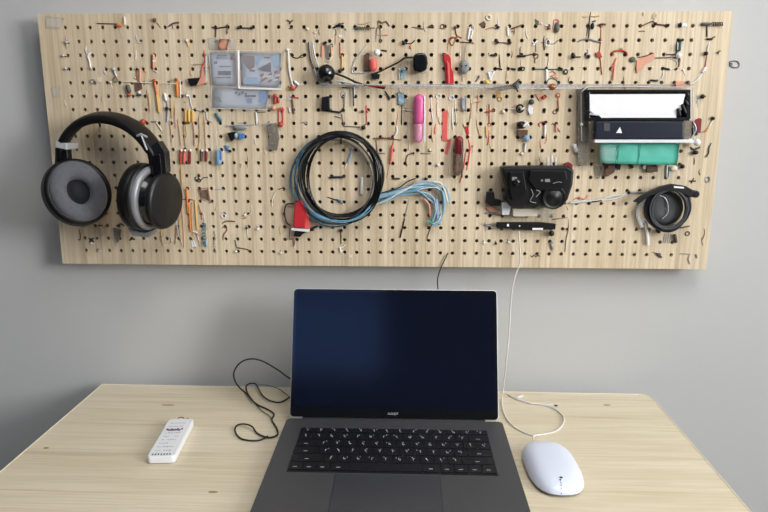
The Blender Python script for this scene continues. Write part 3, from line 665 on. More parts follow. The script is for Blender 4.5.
P = [(413, 56), (416, 53), (424, 52.5), (427, 56), (428, 63), (426.5, 70), (421, 72.5), (414, 71.5), (413, 66)]
F(P, .018, .003).build('pod', 'black_gloss', pod, bevel=.004)
W([(424, 52.5), (429, 56), (430, 64), (427, 71), (421, 74)], .0013, .012).build('clear_rim', 'clear_plastic', pod)
W([(414, 57.5), (405, 58), (399, 62), (391, 66), (381, 71), (374, 74)], .0015, .007).build('arm', 'dark_steel', pod)
J(F([(371, 73), (380, 74), (379, 79), (372, 79)], .006, .003)).build('arm_knuckle', 'black_plastic', pod, bevel=.001)

# ------------------------------------------------------------------ black device, bar, lens coil
dv = empty('black_camera', onY(538, 208, .02), 'bulky black camera-like device mounted right of centre on the pegboard', 'camera')
F([(501, 167), (506, 166.5), (568, 166), (574.5, 170), (573, 185), (568, 200), (562, 207), (553, 210), (541, 206), (534, 208.5), (511, 207.5), (505, 200), (507, 188), (503, 175)], .030, .003).build('body', 'black_plastic', dv, bevel=.004)
F([(509, 172), (524, 171), (527, 190), (523, 198), (512, 200), (509, 189)], .006, .032).build('left_panel', 'leather', dv, bevel=.002)
F([(530, 170), (566, 170.5), (568, 180), (560, 191), (536, 190), (528, 180)], .007, .032).build('right_panel', 'leather', dv, bevel=.002)
lathe(onY(553, 197, .030), (0.1, -1, -.1), [(.0205, 0), (.0205, .005), (.018, .007), (.0175, .0055), (.012, .0055), (.011, .007), (.0001, .0075)], 32).build('lens_cover', 'black_plastic', dv)
lathe(onY(517, 182, .036), (0, -1, 0), [(.006, 0), (.006, .006), (.0001, .007)], 20).build('dial', 'black_gloss', dv)
J(B(512, 177, 517, 180.5, .001, .0385)).build('small_label', 'dull_silver', dv)
J(B(541, 179.5, 543, 181.5, .001, .0395), B(545, 179, 550, 182, .001, .0395), W([(553, 183.5), (558, 182), (562, 182.5)], .0007, .040)).build('small_label', 'grey', dv)
J(W([(531, 189), (533, 195), (530, 201), (536, 203)], .0009, .035), W([(536, 190), (540, 192), (536, 197)], .0008, .040)).build('exposed_wires', 'grey', dv)
for u, v0, v1 in ((547.5, 156, 170), (551.5, 154, 169), (555.5, 157, 169)): S((u, v0), (u, v1), .0016, .014).build('metal_prong', 'silver', dv)
J(F([(564, 164), (569, 162), (573, 165), (572, 171), (566, 170)], .010, .006)).build('red_terminal', 'dark_red', dv, bevel=.001)
J(F([(487, 192), (494, 192), (495, 199), (501, 200), (501, 206), (490, 206), (486, 203)], .012, .002)).build('side_bracket', 'black_plastic', dv, bevel=.001)
J(F([(502, 203), (508, 202), (511, 207), (509, 215), (502, 215)], .012, .003)).build('white_foot', 'white_plastic', dv, bevel=.001)
J(B(513, 208.5, 537.5, 216.5, .012, .003)).build('white_socket', 'cream', dv, bevel=.001)
J(F([(538, 207), (556, 211), (553, 217), (538, 217)], .002, .003)).build('clear_foot', 'clear_plastic', dv)
bar = empty('black_bar', onY(527, 232, .004), 'thin black bar with small white marks below the black camera', 'bar')
F([(497, 222.5), (540, 222.5), (556, 224), (555.5, 229.5), (530, 230.5), (497, 228)], .009, .003).build('bar', 'black_plastic', bar, bevel=.001)
B(507, 224, 509, 226.5, .0006, .0122).build('white_mark', 'white_paper', bar)
B(532.5, 228, 543, 230, .0008, .0122).build('white_mark', 'white_paper', bar)
K(519.5, 226, .9, .0128).build('cable_collar', 'white_paper', bar)
K(551.5, 233.5, 2.9, .006).build('knob', 'black_plastic', bar)
W([(484, 223), (490, 226), (499, 226)], .0010, .004).build('end_wire', 'grey', bar)

cc = empty('lens_coil', onY(667, 208, .01), 'round black ring of coiled cable at the lower right of the pegboard', 'cable coil')
coil(668, 208.5, 19, 20, 5, 1.5, .016, .0022, 23, .5).build('cord', 'navy', cc)
coil(669, 209, 17, 18.5, 2, .8, .022, .0016, 24, .2).build('cord', 'dark_grey', cc)
coil(666, 208, 21, 21.5, 1.0, .3, .008, .0020, 27, .2).build('cord', 'black_plastic', cc)
lathe(onY(665, 208, .004), (0, -1, 0), [(.030, 0), (.030, .003), (.022, .006), (.012, .006), (.0001, .004)], 32).build('inner_disc', 'dark_grey', cc)
W([(658, 195), (666, 199), (668, 212), (662, 219)], .0008, .012).build('inner_wire', 'silver', cc)
F([(634, 202), (645, 194), (660, 187), (672, 184), (686, 186), (693, 190), (697, 192), (697, 196), (690, 197), (680, 192), (664, 191), (650, 196), (640, 203)], .010, .014).build('clamp_bar', 'black_plastic', cc, bevel=.001)
F([(674, 186), (684, 187), (684, 188.6), (674, 187.8)], .0006, .0245).build('bar_label', 'white_paper', cc)
lathe(onY(693, 193.5, .01), (0, -1, 0), [(.0062, 0), (.0062, .012), (.004, .015)], 18).build('clamp_knob', 'black_plastic', cc)
W([(647, 200), (640, 206), (638, 215), (642, 227)], .0038, .005).build('white_sleeve', 'white_paper', cc)
W([(641, 226), (642, 222), (646, 224), (648, 245)], .0028, .004).build('white_tie', 'white_paper', cc)
J(S((656, 229), (660, 233), .003, .004), S((680, 228), (690, 226), .001, .004)).build('small_clip', 'black_plastic', cc)

# ------------------------------------------------------------------ bigger coloured bits
thing('pink_marker', 'pink marker pen with clear lower barrel hanging upright below the ledge', 'marker pen',
      ('cap', S((419.5, 94), (419, 125.5), .0095, .010, 16), 'pink'), ('barrel', S((419, 122), (418, 143), .0082, .010, 16), 'pale_pink'), ('clip', S((424.5, 96), (424.5, 143), .0014, .017), 'white_plastic'))
thing('red_marker', 'dark red marker pen in a brownish clear sleeve left of the camera', 'marker pen',
      ('cap', S((459, 136), (459, 156), .0080, .0078, 16), 'dark_red'), ('barrel', S((458, 152), (457, 176), .0085, .0080, 16), 'brown_film'), ('pocket_clip', S((463, 140), (462, 178), .0012, .018), 'steel'), ('tip_wire', W([(466, 148), (464, 165), (460, 183)], .0008), 'red'))
thing('red_strap', 'bright red twisted strap hanging above the clear ledge', 'strap',
      ('strap', F([(442.5, 52), (446, 55), (448, 53.5), (451, 58), (451.5, 68), (453.5, 72), (454, 84), (446, 84.5), (445.5, 70), (444, 60)], .006, .0), 'red'), ('fold', F([(446.5, 60), (449.5, 64), (450, 83), (448, 84), (447.5, 70)], .002, .0083), 'coral'), ('pin', W([(447, 52), (449, 40), (452, 37), (456, 37.5)], .0008), 'copper'), bevel=.001)
thing('grey_tassel', 'grey fuzzy teardrop tag hanging on a fine chain right of the red strap', 'tag',
      ('tag', K(464.3, 67, 5.2, .006, .95, 1.25, .6), 'grey'), ('chain', SP((465.5, 44), (464, 61), .5, .0004, 9, .003), 'steel'), ('eyes', J(K(462, 66, .8, .012), K(466.5, 65.5, .8, .012)), 'dark_grey'))
thing('red_bottle', 'tiny red bottle with round white stopper above the clear ledge', 'bottle',
      ('body', S((373, 58), (373.5, 71.5), .0068, .008, 14), 'coral'), ('sleeve', F([(364, 55), (369, 53), (370, 71), (364, 70)], .005, .0), 'brown'), ('stopper', K(377, 52.5, 3.3, .010), 'white_plastic'), ('wing', S((381, 50), (387, 51), .0012), 'dark_steel'))
thing('wire_loop', 'large bent silver wire loop left of the tiny red bottle', 'wire', ('wire', W([(366, 46), (361, 52), (355, 60), (352, 70), (353, 73), (360, 73), (368, 72)], .0011), 'silver'))
thing('red_pair', 'pair of short red sleeves under the right card pouch', 'sleeve', ('sleeve', J(S((275, 95), (275, 104), .0028), S((278, 97), (278.5, 103), .0024)), 'brick_red'), ('knot', K(275, 96, 2.0, .006), 'red'))
thing('red_spring', 'red wire frame with springy bottom right of the card pouches', 'spring', ('rails', J(S((279, 108), (279, 126), .0013), S((283, 108), (283, 125), .0013)), 'coral'), ('coil', SP((278, 109), (284, 109), 1.6, .0007, 4), 'coral'), ('foot', K(280.5, 124.5, 2.6, None), 'brick_red'))
thing('smoky_pouch', 'dark smoky plastic strip hanging under the red spring', 'strip', ('strip', F([(266, 124), (276, 123), (279, 138), (277, 150), (268, 150), (269, 138)], .006, .0), 'smoky_plastic'), ('clip', S((264, 125), (271, 122.5), .0014, .007), 'silver'), bevel=.001)
thing('white_string', 'white cord hanging beside the right card pouch', 'cord', ('cord', W([(288, 50), (288.5, 60), (289.5, 72), (292, 83), (294, 89)], .0017), 'white_cable'), ('end', K(287.5, 50, 1.5, None), 'white_plastic'))
thing('black_clip', 'black square clip with a clear side above the cable coil', 'clip', ('body', F([(322, 97), (329, 96), (329.5, 110), (321, 110)], .009, .0), 'black_plastic'), ('side', F([(329.5, 97.5), (331.5, 98), (332, 110), (330, 110)], .006, .0), 'clear_plastic'), ('leg', S((322, 110), (341, 112.5), .0017), 'black_plastic'), bevel=.001)
thing('gold_beads', 'three yellow glass fuses side by side right of the headphones', 'fuse set', ('fuse', S((185.5, 110), (185.5, 122), .0022), 'amber'), ('fuse', S((188.8, 109.5), (189, 122), .0024), 'yellow'), ('fuse', S((192.5, 110), (192.6, 122), .0022), 'amber'), ('base', S((184, 123), (190, 123), .0014), 'brown'))
thing('black_tag', 'black wedge clip with a pink end left of the card pouches', 'clip', ('wedge', F([(187, 78.5), (200, 77.5), (197, 85), (190, 86)], .006, .0), 'black_plastic'), ('end', F([(200, 78), (205, 75.5), (205, 83), (196, 86)], .006, .0), 'salmon'), bevel=.0008)
thing('blue_clip', 'black and blue plastic connector below the card pouches', 'connector', ('shell', F([(227, 133), (235, 131.5), (237, 136), (231, 141.5), (229, 138)], .008, .0), 'black_plastic'), ('band', K(236, 135.5, 2.2, .006, .8, 1.2), 'clear_blue_wire'), ('plug', F([(238, 133), (244, 133.5), (244, 138), (240, 140)], .007, .0), 'blue'), bevel=.0008)
thing('grey_spindle', 'flat grey metal spindle above the black and blue connector', 'spindle', ('shaft', S((226, 126), (255, 124), .0013), 'silver'), ('body', K(240, 127.5, 4.5, None, 1.6, .6, .5), 'grey'), ('end', S((256, 112), (257, 125), .0014), 'white_plastic'))
thing('blue_peg', 'slate blue peg slanting below the lower card pouch', 'peg', ('shaft', S((215, 113), (221.5, 121.5), .0022, r2=.003), 'petrol_wire'))
thing('blue_vial', 'pale blue glass vial hanging beside the maroon sleeves', 'vial', ('glass', S((218.5, 149), (219, 165), .0055, .007, 14), 'pale_blue'), ('neck', W([(216, 120), (215.5, 135), (217, 150)], .0006), 'clear_plastic'), ('core', S((220.5, 150), (221, 160), .0018, .011), 'blue'))
thing('blue_toggle', 'small blue toggle clip right of the pale blue vial', 'clip', ('body', J(S((225, 145), (230, 152), .0018), S((229, 146), (225.5, 150), .0014)), 'blue'), ('tip', K(230, 151, 1.5, None), 'black_plastic'))
for u, m_, lb in ((180.8, 'brick_red', 'brick red sleeve nearest the headphones in the row of short sleeves'), (184.3, 'coral', 'orange red sleeve second from the headphones in the row of short sleeves'), (189.8, 'dark_red', 'crimson sleeve in the middle of the row of short sleeves'), (201.5, 'brown', 'brown maroon sleeve right of the gap in the row of short sleeves'), (206.2, 'dark_red', 'maroon sleeve nearest the blue vial in the row of short sleeves')):
    thing('short_sleeve', lb, 'sleeve', ('sleeve', S((u, 149.5), (u-.2, 164 if u < 195 else 161.5), .0024), m_), ('white_cap', K(u+.6, 150.5, 1.3, .006), 'white_plastic'), group='short sleeves in a row right of the headphones')
# pins driven in at the extreme left
for u, v, lb in ((66, 42, 'silver pin with a reddish tail at the left edge, top of its column'), (63, 55.5, 'tiny white pin at the left edge, second in its column'), (65.5, 68.5, 'open silver pin at the left edge, third in its column')):
    thing('edge_pin', lb, 'pin', ('head', K(u, v, 1.4, .003, 1.5 if v < 50 else .9, 1, .8), 'silver'), ('shaft', tube([onY(u+.6, v, -.003), onY(u+.6, v, .003)], .0009), 'copper'), ('tail', S((u-2, v+.6), (u+4, v+1.2), .0007), 'dark_steel'), group='silver pins in the left edge column')
thing('tape_scrap', 'crumpled clear tape scrap in the upper left corner of the pegboard', 'tape', ('tape', crumple(quad((46, 16), (64, 18), (45, 28), (60, 29), .0015), 8, 4, .0009, .0003, 51), 'clear_film'))
thing('tape_scrap', 'small clear tape scrap at the left edge level with the headband', 'tape', ('tape', crumple(quad((50, 88), (61, 86), (53, 98), (59, 97), .0008), 5, 4, .0009, .0003, 52), 'clear_film'))
thing('wall_staple', 'small grey wire loop on the bare wall right of the pegboard', 'wire loop', ('wire', tube(smooth_path([onY(a, b, -WY+.0012) for a, b in ((730, 62), (733, 61), (737.5, 61.5), (739.3, 64.5), (737.5, 67.6), (732, 67), (730, 64.8))], 6, True), .0007, 6, True), 'dark_grey'), ('twist', O(730.8, 64.5, 1.2, .0006, -WY+.0012), 'dark_grey'))

# ------------------------------------------------------------------ the many small pieces: (name, label, category, parts...)
T = thing
T('bead_lead', 'dark lead ending in an orange bead and white tip, top row left', 'component', ('lead', J(L_([(97, 23.5, -.002), (97, 23.5), (118, 24)], .0008)), 'dark_steel'), ('bead', S((116.5, 25), (122, 25.5), .0024), 'orange'), ('tip', S((124.3, 16.5), (124.8, 25.5), .0018), 'cream'))
T('white_hook', 'bent white hook in the upper left below the bead lead', 'hook', ('hook', W([(91.5, 52), (88, 56), (89.5, 61), (90.5, 67)], .0014), 'white_plastic'), ('foot', K(90.8, 68, 1.4), 'silver'))
T('screw', 'short silver screw above the headband, with slanted shaft', 'screw', ('shaft', S((114, 70), (116.5, 77), .0015), 'silver'), ('head', K(113.8, 69, 1.7, None), 'silver'))
T('scrap_ring', 'grey and cream ring scrap above the top of the headband', 'ring', ('ring', O(93, 81.5, 2.6, .0007, .002, 1.8), 'dull_silver'), ('scrap', F([(97, 78), (101, 77), (101, 82), (98, 82)], .001, .0), 'cream'))
T('pink_sleeve', 'pale pink tubing pair above the white crossing rod', 'tubing', ('tube', S((140, 68), (140, 83), .0019), 'salmon'), ('tube', S((137, 70), (137, 80), .0010), 'copper'), ('cap', K(137, 69, 1.3), 'black_plastic'))
T('cross_rod', 'thin white rod lying across the orange leads, left length', 'rod', ('rod', S((121, 81.3), (152, 83), .0010), 'cream'), ('hook', O(115, 80, 2.2, .0007, .003), 'dark_steel'), group='white rods crossing the orange leads')
T('cross_rod', 'thin white rod lying across the orange leads, right length', 'rod', ('rod', S((163, 83.3), (176, 83.5), .0010, .007), 'cream'), group='white rods crossing the orange leads')
T('green_capacitor', 'dark green component with a red foot above the headband', 'component', ('body', S((127, 84.5), (130, 93), .0036), 'olive'), ('foot', K(129, 95, 1.9, None), 'brick_red'))
T('grey_terminal', 'small grey and white terminal right of the green component', 'component', ('body', S((136, 95), (141.5, 95), .0021), 'dark_grey'), ('cap', K(139, 92.5, 1.4, None), 'white_plastic'))
T('pink_card', 'translucent pinkish tab left of the orange sticks', 'tab', ('tab', F([(134, 83), (141, 79), (142, 89), (135, 92)], .0012, .0), 'brown_film'))
T('orange_stick', 'long orange stick angled down, right of the pink tubing', 'stick', ('stick', S((154, 79), (157.5, 97), .0021), 'orange'), ('lower', S((157, 94), (159, 113), .0022), 'amber'), ('joint', K(154, 80.5, 1.6, .005), 'brick_red'))
T('orange_stick', 'short tan and orange tube high above the orange leads', 'stick', ('stick', S((153.5, 54), (153.5, 69), .0021), 'salmon'), ('edge', S((151.6, 54), (151.6, 69), .0011), 'copper'), ('tail', S((153.5, 70), (157, 72), .0010), 'cream'))
T('orange_stick', 'bright orange tube hanging at the right end of the white rods', 'stick', ('stick', S((176.5, 80), (177.5, 97), .0026), 'orange'), ('side', S((180, 80), (180.5, 98), .0012), 'cream'), ('knot', K(176, 79.5, 1.7, .006), 'brick_red'))
T('orange_stick', 'long orange tube below the maroon sleeves, nearest the headphones', 'stick', ('stick', S((186.5, 188), (188, 214), .0020, r2=.0014), 'orange'), ('tie', W([(182, 200), (187, 199), (193, 200)], .0008), 'brick_red'))
T('orange_stick', 'slim orange tube near the bottom right of the headphones', 'stick', ('stick', S((189, 204), (190.5, 232), .0016), 'orange'))
T('orange_stick', 'slim tan tube under the wire frame near the headphones', 'stick', ('stick', S((195, 200), (197, 230), .0014), 'amber'))
T('copper_square', 'copper wire frame with four corners below the maroon sleeves', 'wire frame', ('wire', L_([(198, 189), (208, 188), (210.5, 203), (201, 199), (198, 189)], .0007), 'copper'), ('mesh', F([(199, 190), (207.5, 189.5), (209, 201), (201, 198)], .0006, .0), 'brown_film'))
T('blue_white_lead', 'white and blue lead with a black bead among the orange sticks', 'component', ('tip', S((164.5, 93), (166, 101), .0021), 'white_plastic'), ('wire', W([(166, 100), (167.5, 108), (166.5, 122)], .0010), 'blue'), ('bead', K(166.8, 108.5, 1.8, None), 'black_plastic'))
T('red_blob', 'round red drop beside the top right of the headband', 'drop', ('drop', K(142.8, 122, 2.7, None, 1, 1.1), 'brick_red'), ('tail', S((144, 120), (148, 122), .0008), 'copper'))
T('white_pin', 'white pointed pin below the orange sticks beside the headband', 'pin', ('shaft', S((156, 122), (162, 131), .0010), 'cream'), ('cap', S((151, 121.5), (157, 121.5), .0012), 'grey'))
T('silver_arc', 'thin silver arc linking two pins left of the card pouches', 'wire', ('wire', W([(182, 94), (187, 93), (190, 99), (191, 105), (193, 110)], .0009), 'silver'), ('pin', K(187, 95.5, 1.4), 'white_plastic'))
T('silver_arc', 'curved silver wire right of the three yellow fuses', 'wire', ('wire', W([(195, 109), (200, 111), (206, 112), (207, 119), (212, 122)], .0009), 'silver'), ('pin', K(203, 111, 1.3), 'dark_steel'))
T('grey_tangle', 'small dark wire tangle below the maroon sleeves', 'wire tangle', ('tangle', J(O(197, 179, 2.2), O(199, 180.5, 1.6), W([(194, 177), (199, 182), (203, 178), (208, 177.5)], .0007)), 'dark_steel'))
T('bead_chain', 'slate blue bead chain hanging low between headphones and curled wire', 'chain', ('chain', J(*[O(204+.5*math.sin(i*2), 225+i*3.2, 1.9, .0006, .003, 1.9) for i in range(7)]), 'petrol_wire'), ('plug', S((206, 240), (207, 247), .0020), 'clear_blue_wire'), ('top', S((203, 222), (205, 226), .0014), 'grey'))
T('bead_chain', 'fine silver bead chain hanging just right of the blue one', 'chain', ('chain', J(*[K(214.5+.4*math.sin(i), 232+i*2.4, .8) for i in range(9)]), 'dull_silver'))
T('curled_wire', 'brown curled wire low on the board with a flat top', 'wire', ('wire', W([(222, 223.5), (227, 221), (235, 221.5)], .0010), 'brown'), ('curl', W([(222, 228), (226, 226), (227, 230), (224, 234), (223, 240)], .0009), 'copper'))
T('white_washer', 'pale washer with a dark slot above the curled brown wire', 'washer', ('washer', O(223.5, 216, 2.2, .0009), 'white_plastic'), ('slot', S((224, 213), (224, 217), .0006), 'dark_steel'))
T('angle_wire', 'thin dark angled wire near the bottom edge, left half', 'wire', ('wire', L_([(235, 240), (236.5, 247.5), (248, 249.5), (248.5, 252, -.002)], .0008), 'dark_steel'))
for u, v, lb in ((245, 215, 'pale pin high in the empty area left of the red plug'), (257.5, 229, 'pale pin with twin prongs in the empty area left of the red plug'), (281, 253, 'white pin on the bottom row left of the red plug'), (246.5, 228, 'dark tipped pin in the empty area left of the red plug'), (236, 251.5, 'whitish pin under the angled dark wire')):
    T('small_pin', lb, 'pin', ('head', K(u, v, 1.3, .003), 'white_plastic' if u != 246.5 else 'dark_steel'), ('prong', S((u-.5, v-3), (u+1, v+1), .0006), 'steel'), group='small pins in the lower left half')
T('white_thread', 'pale thread hanging from a hole left of the red plug', 'thread', ('thread', W([(251, 204), (251.5, 212), (245.5, 217)], .0008), 'cream'))
T('tan_thread', 'curved cream thread above the wire clip of the red plug', 'thread', ('thread', W([(283, 189), (276, 192), (272.5, 199), (272, 206)], .0010), 'cream'), ('tip', S((278, 189.5), (283, 188), .0010), 'copper'))
T('curved_thread', 'thin brown thread in the open area right of the blue vial', 'thread', ('thread', W([(246, 151), (248, 158), (247.5, 168)], .0006), 'tan'))
T('black_bracket', 'black wire bracket on the top row above the left card pouch', 'bracket', ('wire', J(L_([(212, 27, -.002), (212, 27), (216, 29), (215.5, 37)], .0010), L_([(216, 28.5), (228, 26.5)], .0010)), 'dark_steel'), ('spring', SP((227, 24), (227, 34), .8, .0005, 5), 'brown'))
T('black_link', 'black rod linking two top row holes above the right card pouch', 'rod', ('rod', S((239, 28), (251, 28), .0010), 'dark_steel'), ('ends', J(K(238.5, 27.8, 1.5, None), K(251.5, 28, 1.5, None)), 'black_plastic'))
T('ring_bead', 'tiny cream ring near the top edge above the black bracket', 'ring', ('ring', O(218, 13.8, 1.1, .0005), 'cream'))
T('red_speck', 'reddish brown nub near the top edge above the orange sticks', 'nub', ('nub', K(154.5, 20, 1.9, None), 'brown'), ('tail', S((157, 22), (161, 27.5), .0008), 'tan'))
T('twig_wire', 'forked brown wire on the top row right of the reddish nub', 'wire', ('wire', J(W([(168, 27), (173, 23.5), (179, 22.5)], .0013), W([(172, 24), (173, 29)], .0008)), 'brown'))
T('brass_needle', 'brass needle hanging on the second row above the orange leads', 'needle', ('needle', S((186, 39), (188.5, 47), .0010), 'amber'), ('eye', K(186.5, 40.5, 1.4, None), 'cream'))
for (a, b, c_, d) in ((171, 99, 172, 118), (175, 108, 176, 128), (170, 121, 172, 142), (178, 120, 181, 146), (184, 126, 186, 148), (193, 124, 194, 146), (199, 118, 199, 149), (205, 122, 206, 148), (181, 168, 182, 186), (192, 203, 193, 236), (178, 205, 181, 242), (176, 226, 175, 244), (161, 205+26, 163, 246), (199, 205, 202, 220), (147, 90, 150, 112), (182, 210, 184, 248)):
    T('copper_strand', 'fine copper strand hanging vertically in the crowded strip right of the headphones', 'wire', ('wire', W([(a, b, -.001), (a, b+.6), ((a+c_)/2+rn.uniform(-.8, .8), (b+d)/2), (c_, d)], .0006, .0015), rn.choice(['copper', 'tan', 'amber', 'salmon'])), group='fine strands right of the headphones')
for (a, b, c_, d) in ((174, 215, 178, 236), (195, 232, 200, 246), (170, 236, 171, 243), (179, 237, 182, 246), (192, 240, 195, 248)):
    T('silver_strand', 'short pale silver strand low beside the right ear cup', 'wire', ('wire', W([(a, b), ((a+c_)/2+1, (b+d)/2), (c_, d)], .0008), 'silver'), group='pale strands low beside the ear cup')
# beneath the headphones
T('loop_pin', 'thin loop pin under the left ear cup', 'pin', ('wire', W([(79, 229), (80.5, 236), (80, 240), (78, 239)], .0008), 'brown'))
T('black_cross_pin', 'black crossed pin with white centre under the left ear cup', 'pin', ('cross', J(S((89, 238), (94, 242), .0010), S((93.5, 238), (89.5, 242), .0010)), 'black_plastic'), ('centre', K(91.5, 243, 1.3), 'white_plastic'))
T('clear_cone', 'smoky clear cone hanging between the two ear cups', 'cone', ('cone', F([(113, 228), (121, 230), (119, 240), (117, 243), (114, 236)], .003, .0), 'smoky_plastic'), ('rail', W([(111, 226), (113, 236), (117.5, 246)], .0008), 'silver'), ('collar', W([(116, 226), (121, 224), (124, 226)], .0012), 'brown'))
T('white_pin', 'white pin on the bottom row left of the smoky cone', 'pin', ('shaft', S((98, 251), (102, 251.3), .0009), 'white_plastic'), ('head', K(98.3, 250.6, 1.1), 'silver'))
T('white_pin', 'white pin with a dark stem hanging right of the left ear cup', 'pin', ('head', K(101, 227.5, 1.2), 'white_plastic'), ('stem', S((98, 225.5), (103, 226), .0007), 'dark_steel'))
T('brown_staple', 'arched brown staple right of the smoky cone on the lower rows', 'staple', ('wire', W([(129.5, 240.5), (132, 238.8), (135, 239.5)], .0012), 'dark_steel'))
T('silver_tab', 'small silver tab below the right ear cup', 'tab', ('tab', F([(160, 237), (163, 238), (163, 241), (160, 240)], .001, .0), 'silver'))
T('white_tab', 'white and tan tab left of the slate blue chain', 'tab', ('tab', F([(191, 240), (194, 241), (196, 247), (192, 247)], .001, .0), 'white_plastic'), ('wire', S((192, 239.5), (196, 248), .0006), 'brown'))

# top middle
T('scribble_wire', 'faint grey green bent wire near the top edge left of the white bead', 'wire', ('wire', J(W([(287, 20), (291, 22), (289, 24), (293, 20)], .0008, .0015), S((289, 28), (293, 28), .0008, .0015)), 'olive'))
T('white_bead', 'tiny white bead between two top row holes above the pods', 'bead', ('bead', K(307.3, 28.8, 1.4, None), 'cream'))
T('swivel_pin', 'black swivel pin on the top row above the left pod', 'pin', ('arm', J(S((333, 28), (339.5, 24.5), .0016), S((338, 24.5), (344, 23), .0008)), 'black_plastic'), ('head', K(339.5, 25, 1.9), 'black_plastic'), ('white_bit', F([(338.5, 35), (342, 35), (341.5, 38), (339, 37)], .001, .0), 'white_plastic'))
T('curved_wire', 'dark wire swagging between holes left of the silver rods', 'wire', ('wire', W([(290, 53), (293, 57), (298, 58), (301, 55.5), (303.5, 54.5)], .0008), 'dark_steel'), ('loop', O(302, 56.5, 1.3, .0005), 'dark_steel'))
T('black_box_clip', 'black capped clear strip hanging left of the orange skewer', 'clip', ('cap', S((323, 44), (327, 42), .0026), 'black_plastic'), ('strip', F([(325, 45), (329, 45), (329, 60), (326, 60)], .0015, .0), 'smoky_plastic'), ('white_end', W([(325, 60), (329, 61), (332, 56)], .0014), 'cream'))
T('pink_straw', 'short pink straw above the left black pod', 'straw', ('straw', S((331, 46), (331.5, 57), .0013), 'salmon'), ('ring', O(331.5, 45.5, 1.4, .0006), 'steel'))
T('pink_straw', 'dull rose straw hanging left of the capped clear strip', 'straw', ('straw', S((322, 45), (321.5, 57), .0011), 'coral'))
T('orange_skewer', 'thin orange skewer hanging from the black swivel pin', 'skewer', ('stick', S((340, 42), (340.5, 58), .0010), 'copper'), ('flag', S((342, 55), (342, 69), .0014), 'amber'), ('foot', K(340, 71, 2, None), 'black_plastic'))
T('green_spring', 'grey green spring lying sideways on the top row', 'spring', ('spring', SP((357, 28), (371, 28), 1.3, .0006, 8), 'olive'), ('tail', S((371, 28), (375, 28), .0007), 'olive'), ('tip', K(356, 28.5, 1.4), 'teal_cap'))
T('arch_wire', 'tall narrow dark wire arch on the top row over the red bottle', 'wire', ('arch', W([(376, 42), (376.5, 32), (378, 27), (380.5, 30), (380.5, 42)], .0008), 'steel'), ('branch', W([(378, 26), (378.5, 21), (382, 23), (386, 21.5), (389.5, 26)], .0010), 'brown'))
T('navy_bow', 'small navy knot joined to a hole left of the right pod', 'knot', ('knot', J(K(404, 43, 1.9), S((402, 40.5), (408, 44), .0008)), 'navy'), ('string', W([(405, 43.5), (411, 43.5), (415, 40)], .0008), 'dark_steel'))
T('amber_drop', 'small orange drop beside the navy knot', 'drop', ('drop', S((410.5, 45), (411, 49), .0015), 'orange'))
T('teal_buckle', 'teal and silver buckle at the ledge left of the pink marker', 'buckle', ('frame', J(S((399, 68), (399, 80), .0012), S((402, 68), (406, 69), .0014)), 'silver'), ('body', F([(400, 68), (405, 69), (405, 78), (401, 79)], .003, .0), 'clear_blue_wire'), ('pin', K(402, 71, 1.2, .006), 'teal_cap'))
T('crumpled_foil', 'crumpled blue white foil hanging below the ledge left of the pink marker', 'foil', ('foil', crumple(quad((397, 92), (404, 93), (398, 105), (405, 104), .0022), 5, 6, .002, .0006, 61), 'clear_blue_wire'), ('string', W([(399, 84), (400, 92)], .0008), 'silver'), ('lead', S((402, 105), (401.5, 125), .0007), 'dark_steel'))
T('curl_wire', 'small curled brown wire on the top row right of the right pod', 'wire', ('wire', W([(428, 28, -.001), (430, 26.5), (434, 27.5)], .0010), 'brown'), ('head', K(430, 26.5, 1.2), 'dark_steel'))
T('ring_pin', 'open ring pin on the top row above the red strap', 'pin', ('ring', O(442.5, 26.5, 1.9, .0007), 'brown'), ('arms', S((439, 28), (446, 28.5), .0006), 'tan'))
T('copper_hook', 'copper hook curling down from the top row beside the red strap', 'hook', ('hook', W([(455.5, 27, -.001), (456, 33), (457.5, 37), (452, 38), (450, 42), (452.5, 45.5), (455, 41), (457, 36.5), (462, 38)], .0009), 'copper'), ('eye', K(455.5, 27.5, 1.6, None), 'brown'))
T('white_clip', 'long white clip hanging right of the copper hook', 'clip', ('bar', J(S((470, 27), (468, 40), .0016), S((473, 30), (470.5, 39), .0011)), 'white_plastic'), ('ring', O(472, 28.5, 2.0, .0007), 'silver'), ('cross_pin', S((460, 42), (474, 43), .0008), 'dark_steel'))
T('pearl_ring', 'pearly ring near the top edge right of the white clip', 'ring', ('ring', O(488.5, 17.5, 2.0, .0011), 'cream'))
T('brown_patch', 'frayed brown patch near the top edge below the pearly ring', 'patch', ('patch', F([(479, 24), (484, 21), (486, 24), (483, 28), (481, 26)], .001, .0), 'brown'))
T('tan_rod', 'curved tan rod linking two top row holes right of the frayed patch', 'rod', ('rod', W([(485, 30), (491, 27.5), (497.5, 27)], .0011), 'tan'), ('end', K(498, 27.3, 1.6, None), 'black_plastic'))
T('white_tube', 'upright white tube with dark slanted needle on the top row', 'tube', ('tube', S((507.5, 26), (508, 36), .0016), 'white_plastic'), ('needle', S((511, 29), (522, 25), .0012), 'brown'), ('stub', S((511, 31.5), (514, 31.5), .0009), 'copper'))
T('grey_leaf', 'grey leaf-shaped scrap near the top edge right of the slanted needle', 'scrap', ('leaf', F([(535, 19), (539, 21), (538.5, 25), (536.5, 26)], .001, .0), 'olive'), ('speck', K(541.5, 23.5, .9), 'white_plastic'))
T('pearl_pin', 'white headed pin with a copper foot on the top row', 'pin', ('head', S((544.5, 25.5), (548.5, 25.5), .0010), 'white_plastic'), ('foot', K(549, 28, 1.6), 'copper'))
